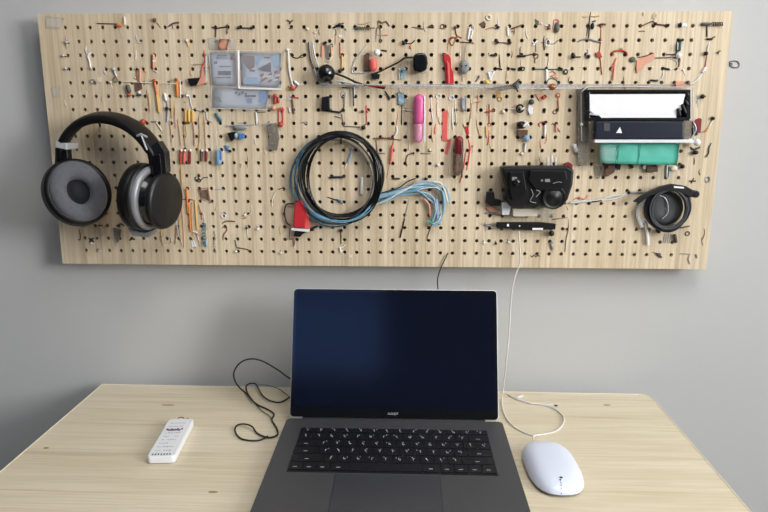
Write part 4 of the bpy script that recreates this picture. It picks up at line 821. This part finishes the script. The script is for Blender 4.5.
T('olive_pendant', 'dark olive pendant with an orange wire loop on the top row', 'pendant', ('pendant', K(557, 27.5, 2.9, None, .9, 1.7, .6), 'olive'), ('loop', W([(553.5, 26), (554, 20.5), (557, 19.5), (559.5, 22)], .0007), 'coral'))
T('clasp_wire', 'crossed white clasp on the second row under the grey leaf', 'clasp', ('clasp', J(S((532, 46), (537.5, 40.5), .0012), S((532, 41.5), (535, 45), .0009)), 'white_plastic'), ('stem', S((536, 42), (536, 52), .0006), 'steel'))
T('ring_pin', 'white oval ring on the second row under the pearl pin', 'pin', ('ring', O(548, 43, 2, .0009, .003, 3), 'white_plastic'), ('arm', W([(540, 43), (545, 42), (553, 44), (558, 40)], .0006), 'steel'))
T('tan_rod', 'straight brown rod on the second row below the white tube', 'rod', ('rod', S((497, 42.5), (510, 43), .0009), 'brown'), ('knots', J(K(497, 42, 1.8, None), K(510, 42.8, 1.6, None)), 'dark_steel'))
T('chain_link', 'dark chain of links on the third row with hanging ring', 'chain', ('links', J(S((517, 56), (526, 56), .0020), S((526, 55.5), (533, 54), .0009)), 'dark_steel'), ('ring', O(536, 56, 2.1, .0007), 'brown'), ('drop', S((535, 59), (535, 63), .0008), 'dark_red'))
T('black_bow', 'short black bow on the third row right of the grey tassel', 'knot', ('bow', J(S((490, 55), (496, 55.5), .0016), W([(488, 55), (489, 53)], .0006)), 'black_plastic'))
T('black_arc', 'flat black arc on the fourth row beside the white feather clip', 'arc', ('arc', W([(494, 70), (498, 68.5), (502, 69.5)], .0013), 'black_plastic'))
T('black_links', 'row of black links on the fourth row below the chain', 'chain', ('links', J(S((511, 68.5), (516, 69.5), .0016), O(520, 69, 1.6, .0008), O(523, 68.8, 1.6, .0008)), 'black_plastic'))
T('feather_clip', 'white forked clip with yellow foot above the ledge', 'clip', ('fork', J(S((488, 72), (490.5, 79), .0016), S((494.5, 71), (489.5, 80), .0016), F([(488, 73), (494, 72), (491, 81), (489, 80)], .0014, .0)), 'white_plastic'), ('foot', K(487, 82, 2.2, None, 1, .8), 'yellow'))
T('needle_pin', 'dark slanted pin left of the feather clip', 'pin', ('pin', S((475.5, 82), (479, 77), .0008), 'dark_steel'), ('head', K(479, 76.5, 1.1), 'steel'))
T('grey_lever', 'dark grey fan-shaped lever resting on the middle of the ledge', 'lever', ('blade', F([(484, 89), (496, 87), (512, 84), (518, 80), (520, 84), (518, 90), (512, 89), (500, 91)], .003, .019), 'smoky_plastic'), ('head', J(S((513, 86), (519.5, 79), .0018, .024), S((515, 84), (518, 92), .0016, .024)), 'dark_grey'))
T('copper_button', 'round copper cap on the ledge left of the black framed holder', 'cap', ('cap', K(552, 87, 4.2, .014, 1.05, .75), 'copper'), ('collar', W([(546, 85), (549, 79), (556, 80), (558, 86)], .0010, .012), 'teal_cap'))
T('white_post', 'upright white post with a teal and coral cross arm above the ledge', 'post', ('post', S((546.5, 69), (546.5, 81), .0017), 'white_plastic'), ('arm', S((534, 69), (562, 69.5), .0009), 'teal_cap'), ('ribbon', W([(549, 73), (553, 71), (556, 74), (551, 76), (558, 78)], .0009), 'salmon'), ('end', K(561.5, 69.3, 1.5), 'black_plastic'))
T('hook_eye', 'dark hook with white centre right of the cross arm', 'hook', ('hook', O(565.5, 72, 1.9, .0010), 'dark_steel'), ('centre', K(565.5, 72, 1.0), 'white_plastic'))
T('bead_pin', 'black bead pair on the third row above the holder corner', 'bead', ('beads', J(K(573.5, 56.5, 2.1), S((575, 57), (581, 57), .0010)), 'black_plastic'))
T('black_needle_wire', 'long black wire dropping from the top edge with a black bead', 'wire', ('wire', W([(590.5, 12), (589.5, 22), (589, 35), (588, 38)], .0009), 'dark_steel'), ('bead', K(592.5, 26, 2.0, None, .9, 1.5), 'black_plastic'), ('arm', S((592, 21.5), (596, 20.8), .0010), 'black_plastic'))
T('grey_bow', 'wide grey bow of wire on the second row right of the bead wire', 'bow', ('bow', J(W([(577, 42), (583, 39.5), (589, 39), (595, 41), (601, 42)], .0013), W([(578, 40.5), (588, 37.5)], .0006)), 'grey'))
T('tee_wire', 'copper T-shaped wire hanging from the top row to the red clip', 'wire', ('bar', W([(597, 26), (601, 24), (606, 24.5)], .0013), 'brown'), ('stem', W([(601, 24), (601, 40), (599.5, 52)], .0009), 'copper'))
T('red_clip', 'small dark red clip at the foot of the copper T wire', 'clip', ('clip', F([(595.5, 53), (600, 51.5), (602.5, 57), (597, 57.5)], .003, .0), 'brick_red'), ('tail', S((600, 55), (602, 75), .0009), 'copper'), bevel=.0005)
T('white_ring_pin', 'white looped pin above a dark hole left of the red clip', 'pin', ('loop', W([(585, 51), (588, 49), (588.5, 54), (586, 55)], .0009), 'white_plastic'), ('bead', K(588.5, 56.5, 1.9, None), 'black_plastic'))
T('red_tee', 'rust red T-shaped clip with long lower leg right of the red clip', 'clip', ('bar', W([(612, 56), (613, 52), (619, 50.5), (626, 52), (627, 56)], .0015), 'brick_red'), ('leg', W([(616, 58), (614, 65), (611, 70)], .0016), 'coral'), ('lower', S((615, 62), (613, 80), .0016), 'salmon'))
T('amber_smear', 'yellow grey flattened bead at the tip of the salmon wedge', 'bead', ('bead', K(632.5, 59.5, 2.8, None, 1.1, .9, .4), 'olive'))
T('salmon_wedge', 'salmon coloured folded wedge above the black framed holder', 'wedge', ('wedge', F([(636.5, 68), (637, 73), (641, 69), (647, 63), (655, 58), (654, 53.5), (645, 57), (637, 60)], .003, .0), 'salmon'), ('ridge', W([(636, 58), (645, 56), (653.5, 53)], .0009), 'brown'))
T('bracket_rod', 'silver rod with a white ball end right of the salmon wedge', 'rod', ('rod', J(S((655, 57.8), (678, 57.3), .0010), S((664, 54.5), (676, 54), .0010)), 'steel'), ('ball', K(678.7, 55.5, 2.7, None), 'white_plastic'), ('stem', S((679.5, 57), (679, 67), .0009), 'dark_steel'), ('loop', W([(667, 60), (672, 59), (677, 62), (676, 67), (670, 69.5), (665, 68)], .0008), 'cream'))
T('copper_zigzag', 'copper zigzag wire on the top row near the upper right corner', 'wire', ('wire', J(L_([(641, 26), (653, 21), (655.5, 24)], .0009), L_([(655.5, 24), (668, 25.5)], .0012)), 'brown'), ('ends', J(K(655.5, 23.8, 1.5), K(668, 25.3, 1.5)), 'dark_steel'))
T('white_scraps', 'pair of tiny white flecks near the top edge above the copper zigzag', 'scrap', ('fleck', S((644, 12), (643.5, 16), .0010), 'cream'), ('fleck', O(655.5, 16, 1.3, .0007, .002, 2.2), 'cream'))
T('white_tag', 'white tag on a black pin right of the copper zigzag', 'tag', ('tag', B(682, 23.5, 687, 26.5, .0014, .0), 'white_plastic'), ('pin', K(680.5, 25, 1.9, None, .8, 1.2), 'black_plastic'))
T('teal_tube', 'dark teal capped tube in the upper right of the pegboard', 'tube', ('tube', S((680, 42), (679, 51.5), .0030), 'teal_cap'), ('cap', S((678.5, 41), (684, 39.5), .0024), 'black_plastic'), ('stripe', S((678, 43), (677.5, 50), .0008, .007), 'white_plastic'))
T('teal_spring', 'dark grey green spring on the top row at the upper right corner', 'spring', ('body', S((701, 24), (711, 24), .0026), 'olive'), ('coil', SP((712, 24), (723, 24), 1.4, .0008, 5), 'dark_steel'), ('stem', S((707, 26), (707, 37), .0010), 'dark_steel'))
T('black_toggle', 'black toggle on the second row below the corner spring', 'toggle', ('bar', J(S((706, 39), (713, 39), .0016), S((710, 39), (715.5, 36.5), .0009)), 'black_plastic'), ('strip', W([(709, 42), (708, 48), (707, 53)], .0012), 'white_cable'), ('foot', K(706, 53.5, 2.0, None), 'black_plastic'))
T('silver_prong', 'short silver prong near the right edge on the third row', 'prong', ('wire', W([(718, 55), (719, 51), (721, 51)], .0007), 'steel'), ('tip', K(718, 52.5, 1.0), 'dark_steel'))
T('white_latch', 'white twisted latch on a brown cord near the right edge', 'latch', ('cord', W([(707, 55), (706, 62), (705, 68)], .0009), 'copper'), ('latch', J(S((706, 67), (702, 73), .0020), S((703, 69), (706, 71), .0012)), 'white_plastic'), ('tail', W([(702, 73), (697, 80), (690, 84.5)], .0016), 'white_cable'))
T('black_foot_pin', 'black footed pin with white wire above the holder frame', 'pin', ('foot', S((663, 68), (670, 69.5), .0015), 'black_plastic'), ('wire', W([(663.5, 69), (663, 75), (660.5, 79), (657, 79.5)], .0010), 'silver'))
T('black_foot_pin', 'black footed pin above the holder left of the white wire', 'pin', ('foot', S((650, 80), (658, 81), .0015), 'dark_steel'))
T('brown_block', 'brown and cream block standing on the ledge at the upper right of the holder', 'block', ('block', B(676, 81, 684, 87, .006, .0), 'salmon'), ('cap', K(688, 82.5, 1.8, None), 'brown'))
T('hook_pin', 'dark hooked pin right of the holder, upper', 'pin', ('head', K(702.5, 96.5, 2.2, None), 'black_plastic'), ('hook', W([(703, 97), (706, 96)], .0008), 'dark_steel'))
T('oval_latch', 'black topped clip with an orange end near the right edge', 'clip', ('top', S((711, 117.5), (715, 119), .0026), 'black_plastic'), ('body', S((713, 120), (708, 129), .0014), 'cream'), ('end', S((704, 132), (708, 129), .0012), 'orange'))
T('red_black_tool', 'dark red and black gripper hanging right of the black box', 'gripper', ('grip', F([(693, 122), (700, 118), (702, 119), (701, 132), (694, 135), (695, 127)], .006, .0), 'dark_red'), ('jaw', F([(693, 128), (698, 126), (698, 135), (692, 137)], .007, .0), 'black_plastic'), ('clip', W([(694, 123), (696, 130), (690, 140)], .0012, .010), 'silver'), bevel=.0008)
T('grey_coil_wire', 'grey wavy wire near the right edge beside the teal wallet', 'wire', ('wire', W([(711, 143), (709, 148), (708.5, 153), (706, 157)], .0013), 'dark_grey'))
T('grey_coil_wire', 'dark hooked wire near the right edge, low beside the ring of cable', 'wire', ('wire', W([(706, 178), (709, 177), (709.5, 181), (706, 182)], .0011), 'grey'))
T('round_stopper', 'black knob with olive collar below the white ledge knob', 'knob', ('knob', K(695.5, 152.5, 2.6, None, 1.1, .8), 'black_plastic'), ('collar', W([(690, 147), (694, 149.5), (700, 147)], .0016), 'olive'))
T('wing_pin', 'thin black winged pin above the clamp of the cable ring', 'pin', ('wing', J(S((689, 181), (696, 181), .0010), S((691, 183.5), (694, 178), .0008)), 'black_plastic'))
T('pale_disc', 'pale disc pin under the right end of the teal wallet', 'disc', ('disc', K(674, 168.5, 3.2, None, 1.1, .8, .4), 'cream'), ('pin', K(682.5, 166.5, 2.2, None), 'black_plastic'))
T('white_hanger', 'slim white hanger dropping from the teal wallet to a hole', 'hanger', ('hanger', S((667, 165), (666.5, 178), .0016), 'white_cable'), ('side', S((669.5, 166), (668, 177), .0010), 'petrol_wire'))
T('brown_box', 'dark brown block under the middle right of the teal wallet', 'block', ('block', B(647, 166, 658, 172, .007, .0), 'brown'), ('end', B(643.5, 165, 646.5, 169, .005, .0), 'white_plastic'), bevel=.0008)
T('brown_box', 'reddish brown block under the left end of the teal wallet', 'block', ('block', F([(605, 164), (615, 164), (615, 172), (607, 177), (605, 174)], .006, .0), 'brown'), ('dot', K(608, 167, 1.8, .008), 'dark_red'), bevel=.0008)
T('black_wedge_pin', 'black wedge right of the reddish brown block', 'wedge', ('wedge', F([(615.5, 165), (621, 165), (620, 170), (616, 168)], .004, .0), 'black_plastic'))
T('white_tip_pin', 'white tipped pin hanging under the middle of the teal wallet', 'pin', ('pin', S((630, 169), (634, 167), .0010), 'amber'), ('head', K(632, 166.8, 1.7, None), 'black_plastic'))
T('white_bulb', 'small white cylinder left of the smoky holder post', 'cylinder', ('cylinder', S((574, 144), (577, 152.5), .0040), 'white_plastic'), ('base', K(577, 152.5, 1.7, None), 'grey'))
T('spiral_shade', 'smoky clear sleeve under the left side of the holder', 'sleeve', ('sleeve', F([(594, 165), (602, 167), (600, 178), (596, 179)], .0018, .0), 'smoky_plastic'))
wbn = empty('wire_spread', onY(600, 198, 0), 'spray of white and clear wires between the black camera and the cable ring', 'wire bundle')
for k in range(6):
    j = lambda s=1.3: rn.uniform(-s, s)
    W([(571+j(), 203+j(), .004), (583+j(), 201+j(2)), (600+j(), 200+j()), (615+j(), 197+j(2)), (628+j(), 194+j())], .0010).build('wire', ['white_cable', 'clear_plastic', 'silver'][k % 3], wbn)
J(W([(573, 200), (579, 197), (584, 199), (588, 196)], .0012), K(580, 198, 1.4)).build('orange_twist', 'salmon', wbn)
S((592, 202), (602, 200.5), .0012, .007).build('black_splice', 'black_plastic', wbn)
T('clamp_pin', 'black and silver pin pointing at the clamp of the cable ring', 'pin', ('rod', S((630, 192.5), (646, 192), .0014), 'dull_silver'), ('tip', K(629, 192.5, 1.6, None), 'black_plastic'))
T('grey_peg', 'flat black peg on the bottom row below the cable ring', 'peg', ('peg', J(S((656, 253), (662, 257.5), .0017), W([(651, 252), (656, 253)], .0006)), 'dark_grey'))
T('grey_peg', 'smoky grey clip just below the cable ring', 'peg', ('peg', S((674.5, 234), (676, 243), .0030), 'dark_grey'), ('wires', J(*[S((665+i*2, 233), (663.5+i*2, 243), .0006) for i in range(4)]), 'silver'))
T('ring_stub', 'brown ring stub right below the cable ring', 'ring', ('ring', O(687.5, 233.5, 2, .0009), 'brown'))
T('scratch_marks', 'faint dark wire scribbles in the lower right corner', 'wire', ('wire', J(L_([(680, 253.5), (690, 254), (688, 259), (690, 264)], .0007, .001), S((696, 254), (697, 258), .0012, .001)), 'grey'))

# around the ledge and centre right
T('ring_chain', 'silver ring on a short chain below the ledge left of centre', 'chain', ('ring', O(343.5, 94, 2.3, .0007), 'silver'), ('chain', SP((344, 97), (344, 108), .9, .0004, 6), 'steel'), ('base', S((340, 111), (345, 111), .0014), 'dark_steel'))
T('bent_staple', 'tall bent silver staple below the ledge above the cable coil', 'staple', ('wire', L_([(342, 87.5), (353, 88), (353.5, 106)], .0012, .004), 'dark_steel'), ('side', S((354, 86), (354.2, 97), .0010), 'silver'))
T('grey_foot_wire', 'grey wire foot bending left above the cable coil', 'wire', ('wire', J(L_([(342, 114), (343.5, 126), (360, 127)], .0009), S((334, 116), (341, 118), .0008)), 'steel'))
T('red_dots', 'pair of tiny red beads in the row above the cable coil', 'bead', ('bead', K(362.5, 111.5, 1.5), 'dark_red'), ('bead', K(367.5, 111.5, 1.1), 'coral'))
T('pink_line', 'thin pink rod standing below the tiny red beads', 'rod', ('rod', S((366.5, 105), (367, 124), .0008), 'coral'), ('knot', J(K(363.5, 127.5, 2.2, None), S((361, 128), (366, 124), .0007)), 'dark_steel'))
T('dark_fork', 'black forked wire below the ledge at the centre', 'wire', ('wire', J(L_([(385, 91), (390, 98), (396, 97)], .0009), S((386, 93), (389.5, 100), .0013)), 'dark_steel'))
T('red_crossbar', 'dark red twisted crossbar right of the coil top', 'crossbar', ('bar', SP((374, 138.5), (394, 138), .7, .0007, 9, .002), 'dark_red'), ('legs', J(S((376, 140), (377.5, 153), .0007), S((377, 153), (385, 153.5), .0007)), 'brown'))
T('red_stick', 'slim red stick hanging right of the cable coil', 'stick', ('stick', S((392.5, 145), (390.5, 164), .0021), 'coral'), ('wire', W([(394, 138), (392.5, 146)], .0008), 'copper'), ('tail', S((390, 164), (387, 178), .0006), 'tan'))
T('white_strip_clip', 'white ribbon clip left of the pink marker', 'clip', ('ribbon', W([(396, 126), (397, 131), (394, 138)], .0015), 'white_cable'), ('pin', S((390, 139), (401, 140), .0008), 'brown'))
T('black_link', 'black rod on the row beneath the slim red stick', 'rod', ('rod', S((392, 178.8), (400, 178.6), .0014, .001), 'dark_steel'))
T('bent_pin', 'bent brown pin between the coil and the markers', 'pin', ('pin', W([(414, 153), (408, 155), (406, 160), (407, 166)], .0009), 'brown'), ('head', K(413.5, 153.3, 1.2), 'dark_steel'))
T('double_pin', 'black and cream pin under the markers at the middle row', 'pin', ('pin', S((424.5, 179), (430, 181.5), .0012), 'amber'), ('head', K(426, 179, 1.8, None), 'black_plastic'))
T('white_head_pin', 'white headed pin just left of the dark red marker', 'pin', ('head', K(438, 165, 1.5, None), 'white_plastic'), ('hook', S((435.5, 167), (438, 163.5), .0008), 'dark_steel'))
T('white_head_pin', 'white headed pin beneath the pink marker', 'pin', ('head', K(430, 150, 1.5), 'cream'), ('rod', S((420.5, 153.5), (430, 153.5), .0008), 'steel'))
T('coral_ribbon', 'coral ribbon hanging right of the pink marker', 'ribbon', ('ribbon', F([(443, 111), (448, 110), (447, 138), (449, 141), (442, 141)], .0012, .0), 'coral'), ('eyelets', J(O(438.5, 96.5, 2.1, .0008), O(451.5, 98, 2.3, .0008)), 'white_plastic'))
T('coral_ribbon', 'pale coral ribbon at the left of the dark red marker', 'ribbon', ('ribbon', F([(448, 140), (451, 139), (447.5, 155), (445, 153)], .0010, .0), 'coral'), ('white_edge', S((451, 142), (449, 175), .0010), 'cream'))
T('coral_ribbon', 'narrow red ribbon at the right of the dark red marker', 'ribbon', ('ribbon', F([(464.5, 127), (468.5, 126), (469, 134), (467, 136)], .0012, .0), 'red'), ('string', W([(468, 126), (464, 127), (463, 124)], .0006), 'dark_steel'))
T('pink_strand_pair', 'pink strands falling beside the sleeve of the dark red marker', 'strand', ('strand', J(W([(468, 138), (470, 148), (468, 165)], .0010), W([(472, 145), (469, 156), (467, 170)], .0008)), 'coral'))
for (a, b, c_, d) in ((431, 97, 433, 122), (437, 99, 438, 118), (455, 100, 456, 125), (459, 96, 463, 112), (470, 96, 471, 118), (473, 100, 469, 126), (478, 94, 477, 112), (432, 126, 433, 142), (452, 108, 453, 130), (476, 115, 480, 136), (485, 128, 487, 138), (409, 128, 409, 150)):
    T('pale_strand', 'pale thin strand hanging below the ledge among the marker pens', 'wire', ('wire', W([(a, b), ((a+c_)/2+rn.uniform(-1, 1), (b+d)/2), (c_, d)], .0008), rn.choice(['cream', 'tan', 'salmon', 'silver'])), group='pale strands among the marker pens')
T('silver_foil_clip', 'crumpled silver clip right of the eyelets below the ledge', 'clip', ('clip', crumple(quad((461, 98), (466, 96), (462, 110), (466, 112), .003), 3, 5, .0015, .0008, 71), 'silver'))
T('red_cross', 'small red cross with a ring at its foot below the ledge', 'cross', ('cross', J(S((489.3, 104), (489.3, 124), .0008), S((485, 112.5), (494.5, 110), .0013)), 'brick_red'), ('ring', O(489.5, 124.5, 1.5, .0005), 'copper'), ('leg', S((486, 126), (486.5, 137), .0011), 'amber'))
T('gold_loop', 'golden wire loop below the ledge right of the red cross', 'loop', ('loop', J(O(498.5, 94, 2.0, .0008, .003, 2.6), O(500, 99, 2.0, .0008)), 'amber'))
T('pearl_bead', 'pearl bead right of the red cross', 'bead', ('bead', K(503.5, 112, 1.8), 'cream'), ('shade', K(502.5, 110.7, 1.0), 'grey'))
T('charm_cluster', 'black and white charm cluster with a pale blue bead above the camera', 'charm', ('ring', O(520, 108.5, 3.2, .0017, .005, 3.4), 'black_plastic'), ('ribbon', J(F([(529, 104), (533, 107), (533, 113), (530, 115), (528, 110)], .004, .0), S((521, 110), (524.5, 107.5), .0016, .008)), 'white_plastic'), ('knob', K(531.5, 102, 2.7, .005), 'dark_grey'),
  ('black_ball', K(521.5, 125, 4.3, .006, 1.1, .85), 'black_plastic'), ('white_patch', J(S((523, 127), (528, 122), .0022, .013), S((524.5, 121), (529, 126), .0015, .012)), 'white_plastic'), ('brown_skirt', F([(517, 130), (528, 130), (527.5, 135), (519, 137)], .005, .0), 'brown'), ('blue_bead', K(526.5, 138.5, 3.3, .006), 'pale_blue'))
T('white_stem_pin', 'white stem under the charm cluster above the camera', 'pin', ('stem', S((525.5, 143), (524.5, 153), .0018), 'white_cable'), ('foot', K(522, 153.8, 1.6), 'cream'))
T('orange_flag', 'orange and cream flag pin below the ledge left of the holder', 'flag', ('flag', F([(535.5, 94), (541, 94.5), (542, 98), (540, 101)], .002, .0), 'salmon'), ('pin', K(543.5, 97.5, 1.9), 'brick_red'), ('bead', J(S((545, 108), (544.5, 113), .0018)), 'black_plastic'))
T('orange_ring', 'orange edged ring tag below the copper cap', 'ring', ('ring', O(558, 95.5, 2.0, .0008), 'orange'), ('centre', K(558, 95.5, 1.0, None), 'white_plastic'), ('ribbon', S((558.5, 99), (559, 109), .0014), 'salmon'), ('lower_ring', O(555, 112, 1.8, .0007), 'brown'))
T('red_arch', 'red wire arch with a white peg left of the holder', 'arch', ('arch', W([(539.5, 127), (539, 123.5), (542.5, 122), (547.5, 122.5)], .0011), 'brick_red'), ('peg', S((545, 125), (544.7, 137), .0018), 'white_cable'), ('bead', K(546, 122, 1.4), 'dark_steel'))
T('rose_twist', 'brown rose twisted tag near the holder left side', 'tag', ('tag', S((556.5, 124), (556, 132), .0018), 'salmon'), ('wire', W([(551, 125), (554, 124), (560, 132)], .0007), 'brown'))
T('silver_grip', 'silver hinge grip biting the left edge of the holder', 'grip', ('jaw', J(S((589, 114), (600, 115.5), .0014, .026), S((590, 111), (594, 114), .0018, .026)), 'silver'), ('pin', K(581.5, 124.5, 1.6, .012), 'white_plastic'))
T('thin_wire', 'angled grey wire right of the black camera dropping to the bottom rows', 'wire', ('wire', J(W([(568, 218), (568.5, 229), (566, 240), (565, 252)], .0007), S((552, 219.5), (567.5, 217.5), .0007), W([(566, 205), (568, 210)], .0006)), 'steel'), ('knob', K(567.5, 229, 1.2, None), 'dark_steel'))
T('grey_smear_pin', 'grey spotted pin below the black bar knob', 'pin', ('body', S((550.5, 242), (553, 250), .0022), 'dull_silver'), ('head', K(551.5, 243, 1.3, None), 'dark_grey'))
T('squiggle_wire', 'tiny dark squiggle on the bottom row under the black bar', 'wire', ('wire', W([(530, 255), (532, 257), (534, 255), (536, 257), (538, 255.5), (540, 256.5)], .0006), 'dark_steel'))
T('bent_wires', 'grey bent wire arms left of the black bar', 'wire', ('wire', J(W([(484, 226), (486, 224.5), (497, 225)], .0009), W([(484.5, 214), (488, 213), (501, 215.5)], .0013), W([(485, 218), (485.5, 231)], .0006)), 'grey'))
T('rose_wedge', 'rose and black wedge left of the white socket of the camera', 'wedge', ('wedge', F([(488, 205), (494, 208), (499, 213), (491, 212), (487, 209)], .004, .0), 'salmon'))
for u, v, lb in ((484, 243, 'white pin on the row below the bar, leftmost of three'), (508.5, 242, 'white pin on the row below the bar, in the middle of three'), (496, 243.5, 'dark pin on the row below the bar between two white pins')):
    T('small_pin', lb, 'pin', ('head', K(u, v, 1.3), 'white_plastic' if u != 496 else 'dark_steel'), ('stem', S((u-1, v-3), (u, v), .0006), 'dark_steel'), group='small pins under the black bar')
T('inner_rod', 'black horizontal bar pin inside the cable coil', 'pin', ('bar', S((329, 177.5), (345, 177), .0020), 'navy'))
T('inner_vial', 'small clear white vial inside the cable coil, right half', 'vial', ('glass', S((362, 177), (361.5, 195), .0030), 'white_cable'))
T('inner_stick', 'pale blue slanted stick inside the cable coil, upper half', 'stick', ('stick', S((352, 149), (348, 163), .0016), 'pale_blue'), ('foot', S((347, 163), (344.5, 169), .0010), 'cream'))
T('inner_lead', 'thin dark lead with a blue knot inside the cable coil, lower half', 'wire', ('wire', W([(327, 197), (333, 199), (340, 201)], .0009), 'dark_steel'), ('knot', J(K(340, 201.5, 1.7), S((337, 199), (343, 204), .0008)), 'petrol_wire'))
T('white_forked_pin', 'white forked pin on the bottom rows under the cable coil', 'pin', ('fork', J(S((340, 247), (341, 253), .0018), S((341.5, 248), (345.5, 245), .0011)), 'white_plastic'), ('tip', J(K(341, 230.5, 1.8), S((341, 231), (341, 244), .0007)), 'dark_steel'))
T('cream_chip', 'cream chip on the bottom row right of the forked pin', 'chip', ('chip', B(349, 255, 352, 257.5, .001, .0), 'cream'))
T('orange_twist', 'orange twist of wire above the lower end of the white cord', 'wire', ('twist', J(K(292, 88, 2.3), W([(288, 86), (293, 90), (297, 86)], .0012)), 'brick_red'), ('white', J(S((294, 81), (299, 85), .0022), S((298, 86), (303, 84), .0009)), 'white_plastic'))
T('arrow_clip', 'silver and brown arrow clip below the orange twist', 'clip', ('blade', F([(285, 100), (291, 95), (290, 100)], .0016, .0), 'silver'), ('wing', S((290, 97), (299, 98), .0010), 'brick_red'), ('stick', S((292, 99), (294, 114), .0015), 'brown'), ('peg', S((288.5, 107), (290, 113), .0012), 'silver'))
T('lower_bead', 'pale orange bead left of the red spring', 'bead', ('bead', K(273.5, 108, 2.3, None), 'salmon'))
T('loose_peg', 'white peg hook to the right of the lower card pouch', 'hook', ('hook', W([(266, 112), (257, 112.5)], .0009), 'steel'))
T('foot_wire', 'pink wire rising left of the left card pouch', 'wire', ('wire', W([(204, 50), (205, 60), (202, 68), (201, 78)], .0012), 'coral'), ('side', S((206, 56), (206, 84), .0013), 'white_cable'))

def threads(n, u0, u1, v0, v1, lmin, lmax, label, group, mats, seed, avoid=()):
    rn = random.Random(seed); made = 0; tries = 0
    while made < n and tries < 2000:
        tries += 1; u = rn.uniform(u0, u1); v = rn.uniform(v0, v1); l = rn.uniform(lmin, lmax)
        if any(a-3 < u < b+3 and c_-l < v < d+2 for a, b, c_, d in avoid): continue
        made += 1; k = rn.random()
        if k < .7: g = W([(u, v), (u+rn.uniform(-1, 1), v+l*.5), (u+rn.uniform(-1.5, 1.5), v+l)], rn.uniform(.0004, .0009))
        elif k < .85: g = W([(u, v), (u+l*.4, v+rn.uniform(-1.5, 1.5)), (u+l*.8, v+rn.uniform(-2, 2))], rn.uniform(.0006, .0010))
        else: g = J(K(u, v, rn.uniform(.8, 1.3)), W([(u, v), (u+rn.uniform(-2, 2), v+l*.5)], .0006))
        T('thread', label, 'thread', ('thread', g, rn.choice(mats)), group=group)
threads(26, 478, 690, 14, 78, 6, 16, 'thin thread or scrap of wire caught on the upper right rows above the ledge', 'loose threads, upper right', ['cream', 'tan', 'brown', 'silver', 'dark_steel', 'white_plastic'], 1)
threads(14, 290, 470, 16, 78, 6, 16, 'thin thread or scrap of wire caught between the two pods and the top edge', 'loose threads, upper middle', ['cream', 'tan', 'silver', 'salmon', 'steel'], 2, ((315, 340, 60, 85), (410, 430, 50, 75), (440, 456, 50, 86)))
threads(22, 144, 205, 60, 246, 7, 20, 'thin pale thread hanging among the orange pieces between headphones and card pouches', 'loose threads right of the headphones', ['cream', 'tan', 'silver', 'salmon', 'amber', 'white_plastic'], 3, ((100, 182, 118, 240),))
threads(18, 396, 575, 94, 150, 7, 18, 'thin pale thread hanging below the ledge between pink marker and holder', 'loose threads below the ledge', ['cream', 'silver', 'salmon', 'tan', 'white_plastic', 'coral'], 4, ((410, 428, 90, 145), (450, 468, 130, 178), (514, 536, 100, 142)))
threads(14, 62, 140, 20, 104, 6, 14, 'thin pale thread on the upper left rows above the headphones', 'loose threads, upper left', ['cream', 'silver', 'tan', 'white_plastic'], 5)
threads(12, 205, 300, 110, 250, 6, 14, 'thin pale thread in the open area left of the cable coil', 'loose threads left of the coil', ['cream', 'silver', 'tan'], 6)
threads(10, 690, 716, 70, 250, 6, 14, 'thin brownish thread down the right edge of the pegboard', 'loose threads at the right edge', ['grey', 'silver', 'brown', 'tan'], 7)

sc.view_settings.view_transform = 'Standard'; sc.view_settings.look = 'None'; sc.view_settings.gamma = 1
sc.view_settings.use_curve_mapping = False; sc.view_settings.exposure = 0.40
